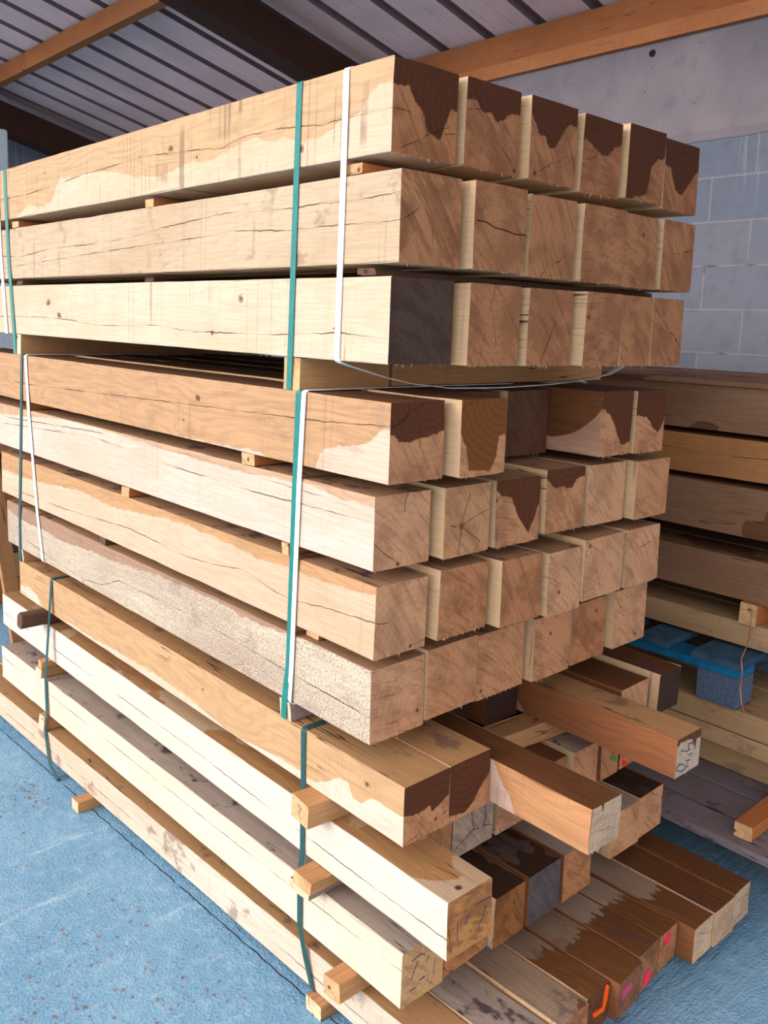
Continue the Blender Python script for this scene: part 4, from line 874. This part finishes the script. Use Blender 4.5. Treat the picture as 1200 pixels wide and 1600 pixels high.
# ------------------------------------------------------------------ stack behind, on the right
BK = [side_material('back_oak_dull', 2.6, 0.13, 0.14, pale=lin(170, 128, 100), tan=lin(122, 82, 56), saw=0.1, seed=None, patch=(0.55, 3.0)),
      side_material('back_oak_orange', 2.6, 0.13, 0.14, pale=lin(206, 146, 92), tan=lin(178, 114, 66), saw=0.15, seed=0.3, cracks=[[(0, 0.62), (0.2, 0.60), (0.3, 0.50), (0.36, 0.53), (0.6, 0.50), (1, 0.4)]]),
      side_material('back_oak_pale', 2.6, 0.13, 0.14, pale=lin(206, 170, 130), tan=lin(176, 132, 94), saw=0.1, seed=None, blotch=0.3)]
RB = [('top beam of the stack behind', 1.143, 1.274, 0, 1.400), ('orange beam, second down in the stack behind', 1.011, 1.127, 1, 1.400), ('beam with a pale vertical band, third down in the stack behind', 0.848, 0.990, 0, 1.398),
      ('beam with a black-edged stain, fourth down in the stack behind', 0.666, 0.788, 0, 1.396), ('thin waney plank directly over the blue pallet', 0.533, 0.603, 2, 1.395)]
for i, (lab, z0, z1, mi, x0) in enumerate(RB):
    xx = x0
    for j in range(4):
        wd = 0.15 + 0.012 * ((i * 3 + j) % 3)
        o = link('oak_timber', beam_bm(wd, z1 - z0, 2.9, ring=0.12, seed=200 + i * 7 + j, bev=0.003), [BK[mi], ENDS[2], BK[mi]], (xx, -0.75 + 0.03 * j, z0))
        tag(o, lab if j == 0 else ['', 'second', 'third', 'fourth'][j] + ' beam deep in the stack behind, ' + ['top layer', 'second layer', 'third layer', 'fourth layer', 'plank layer'][i], 'beam', 'beams of the stack behind')
        xx += wd + 0.012
for i, (za, zb) in enumerate(((1.1275, 1.1425), (0.9905, 1.0105), (0.7885, 0.8475), (0.6035, 0.6655))):
    for j, (ya, yb) in enumerate((((-0.073, -0.022) if i == 3 else (0.70, 0.75)), (1.5, 1.55))):
        x0 = 1.38 if (i, j) == (3, 0) else 1.405
        stick('spacer_stick', x0, 2.03, ya, yb, za, zb, STICKM[1 if i == 3 else 0], STE[0], ['block end' if i == 3 else 'spacer'][0] + ' in the stack behind, ' + ['below its top beam', 'below its orange beam', 'above the black-stained beam', 'holding the copper wire'][i] + (', near end' if j == 0 else ', far end'), 'spacers in the stack behind', 300 + i * 2 + j)
bm = box_bm(bmesh.new(), 1.395, 2.15, -0.9, 2.2, 1.276, 1.290)
# board lying on the very top
o = link('board', beam_bm(0.72, 0.014, 2.9, ring=0.2, seed=260), [BK[0], ENDS[2], BK[0]], (1.385, -0.75, 1.2755)); tag(o, 'thin wide board lying on top of the stack behind', 'board')
bm.free()

# ---- blue pallet
def pallet(name, x0, y0, z0, nx, ny, mats, label, bt=0.022, bh=0.09, blocks=None):
    r = bpy.data.objects.new(name, None); COL.objects.link(r); r.location = (x0, y0, z0); tag(r, label, 'pallet')
    top, mid, blk = mats
    zt = bh + bt
    for i in range(3):                                              # blocks in rows, stringer boards over them, deck boards on top
        for j in range(3):
            xx = (nx - 0.10) * i / 2; yy = (ny - 0.12) * j / 2
            link('block', box_bm(bmesh.new(), xx, xx + 0.10, yy, yy + 0.12, 0.0, bh, 0.003), blk, parent=r)
        xx = (nx - 0.10) * i / 2
        link('stringer_board', box_bm(bmesh.new(), xx, xx + 0.10, 0, ny, bh, zt, 0.002), mid, parent=r)
    k = 0; y = 0.0
    while y + 0.10 <= ny + 1e-6:
        link('deck_board', box_bm(bmesh.new(), 0.0, nx, y, y + (0.145 if k % 2 == 0 else 0.10), zt, zt + bt, 0.002), top, parent=r)
        y += (0.145 if k % 2 == 0 else 0.10) + 0.075; k += 1
    return r
BLUE = plain_material('blue_pallet_paint', lin(14, 106, 150), 0.65, 0, 0.6, 18, 0.2); BLUE2 = plain_material('worn_blue_board', lin(56, 88, 112), 0.8, 0, 0.6, 22, 0.3)
CHIP = plain_material('pressed_chip_block', lin(88, 104, 128), 0.9, 0, 0.7, 150, 0.6)
pallet('blue_pallet', 1.272, -0.086, 0.388, 0.8, 1.2, (BLUE2, BLUE, CHIP), 'blue painted pallet corner showing between the stack behind and the planks below')
GB = side_material('weathered_board', 2.0, 0.02, 0.1, pale=lin(150, 136, 142), tan=lin(116, 102, 106), saw=0.1, seed=None, blotch=0.5)
# pale planks under the blue pallet
def plank(lab, x, y, z0, z1, wd, m, L=2.9, seed=1, grp='pale planks below the blue pallet'):
    o = link('plank', beam_bm(wd, z1 - z0 - 0.002, L, ring=0.12, seed=seed, bev=0.002, bow=0.0, rough=0.0006), [m, ENDS[1], m], (x, y, z0)); tag(o, lab, 'plank', grp)
for j, xx in enumerate((1.285, 1.50, 1.715)):
    w_ = ['front', 'middle', 'rear'][j]
    plank('upper pale plank under the blue pallet block, ' + w_ + ' one', xx, -0.75, 0.319, 0.386, 0.205, BK[2], seed=400 + j)
    plank('lower pale plank with the grey half-round stain, ' + w_ + ' one', xx, -0.75, 0.268, 0.3175, 0.205, BK[2], seed=410 + j)
for j, xx in enumerate((1.36, 1.60)):
    plank('set-back plank lying on the grey floor pallet, ' + ['front', 'rear'][j] + ' one', xx, -0.75, 0.168, 0.2675, 0.2, BK[2], seed=420 + j)
# grey floor pallet: boards run along the pile
r = bpy.data.objects.new('grey_pallet', None); COL.objects.link(r); r.location = (1.012, -0.75, 0.0); tag(r, 'weathered grey pallet on the floor under the stack behind', 'pallet')
xx = 0.0
for k, wd in enumerate((0.105, 0.12, 0.13, 0.10, 0.13, 0.12, 0.10, 0.12)):
    c_ = link('deck_board', beam_bm(wd, 0.022, 2.6, ring=0.1, seed=430 + k, bev=0.002), [GB, ENDS[2], GB], parent=r); c_.location = (xx, 0, 0.143); xx += wd + (0.012 if k != 2 else 0.02)
for k in range(4):
    c_ = link('bearer_board', box_bm(bmesh.new(), 0, xx, 0, 0.09, 0.12, 0.142, 0.002), GB, parent=r); c_.location = (0, 0.05 + k * 0.8, 0)
    for q in range(3):
        c_ = link('block', box_bm(bmesh.new(), 0, 0.1, 0, 0.09, 0.0, 0.119, 0.003), GB, parent=r); c_.location = (0.01 + q * 0.42, 0.05 + k * 0.8, 0)
o = stick('spacer_stick', 1.046, 1.355, -0.262, -0.216, 0.166, 0.205, STICKM[1], STE[0], 'stick with a ribbed orange end lying on the grey pallet at the right', 'spacers in the stack behind', 500)
cop = plain_material('copper_wire', lin(206, 128, 104), 0.4, 0.6)
bm = tube_bm(bmesh.new(), [(1.374, -0.06, 0.655), (1.372, -0.062, 0.60), (1.30, -0.09, 0.575), (1.262, -0.094, 0.545), (1.262, -0.100, 0.51), (1.264, -0.098, 0.46), (1.26, -0.108, 0.42), (1.268, -0.115, 0.392)], 0.0016, 6)
tag(link('copper_wire', bm, cop), 'thin copper-coloured wire hanging in front of the blue pallet block', 'wire')

# ------------------------------------------------------------------ left background
bm = beam_bm(0.06, 0.03, 1.05, ring=0.1, seed=600)
o = link('plank', bm, [STICKM[0], STE[0], STICKM[0]]); o.matrix_world = Matrix.Translation((0.215, 2.52, 0.012)) @ Matrix.Rotation(-0.10, 4, 'Y') @ Matrix.Rotation(1.52, 4, 'X')
tag(o, 'upright plank leaning at the far left behind the pile', 'plank')
LBG = [('lowest timber', O), ('second timber from the floor', T), ('third timber, dark', D_), ('fourth timber, pale', T), ('fifth timber, orange', O), ('sixth timber, dark', D_), ('seventh timber, pale', T), ('eighth timber, dark', D_), ('ninth timber, orange', O), ('topmost timber', T)]
for i, (nm, m_) in enumerate(LBG):
    o = link('timber', beam_bm(0.13, 0.122, 1.75, ring=0.2, seed=610 + i, bow=0.0005, rough=0.0005), [m_, ENDS[0], m_], (-0.02 + 0.03 * math.sin(i * 2.1), 3.3, 0.1238 * i + 0.0002), -1.54); tag(o, nm + ' of the pile lying crosswise behind, far left', 'beam', 'timbers piled behind at the far left')

# ------------------------------------------------------------------ wood chips on the floor
CH = plain_material('wood_chip', lin(150, 118, 112), 0.9, 0, 0.4, 50)
rnd = random.Random(3); bm = bmesh.new()
cl = [(-0.135, 1.361, 0.05, 60), (-0.285, 0.585, 0.12, 90), (-0.18, 0.35, 0.06, 30), (-0.40, 0.48, 0.05, 30), (-0.22, 1.38, 0.10, 50), (-0.3, 0.9, 0.3, 70), (-0.07, 1.27, 0.03, 30), (0.55, -0.5, 0.3, 12)]
for cx, cy, rad, n_ in cl:
    for _ in range(n_):
        x, y = rnd.gauss(cx, rad), rnd.gauss(cy, rad)
        if x > -0.062 - 0.034 * y and y > -0.3: continue
        a = rnd.uniform(0, PI); l = 0.0010 + 0.0032 * rnd.random() ** 2; ww = l * rnd.uniform(0.2, 0.6); zt = rnd.uniform(0.001, 0.003)
        c_, s_ = math.cos(a), math.sin(a)
        q = [(x + c_ * l - s_ * ww, y + s_ * l + c_ * ww), (x - c_ * l - s_ * ww, y - s_ * l + c_ * ww), (x - c_ * l + s_ * ww, y - s_ * l - c_ * ww), (x + c_ * l + s_ * ww, y + s_ * l - c_ * ww)]
        lo = [bm.verts.new((px, py, 0.0)) for px, py in q]; hi = [bm.verts.new((px + rnd.uniform(-.0005, .0005), py, zt)) for px, py in q]
        bm.faces.new(hi)
        for i in range(4): bm.faces.new((lo[i], lo[(i + 1) % 4], hi[(i + 1) % 4], hi[i]))
tag(link('wood_chips', bm, CH), 'reddish wood chips and crumbs scattered on the blue floor', 'wood chips', None, 'stuff')
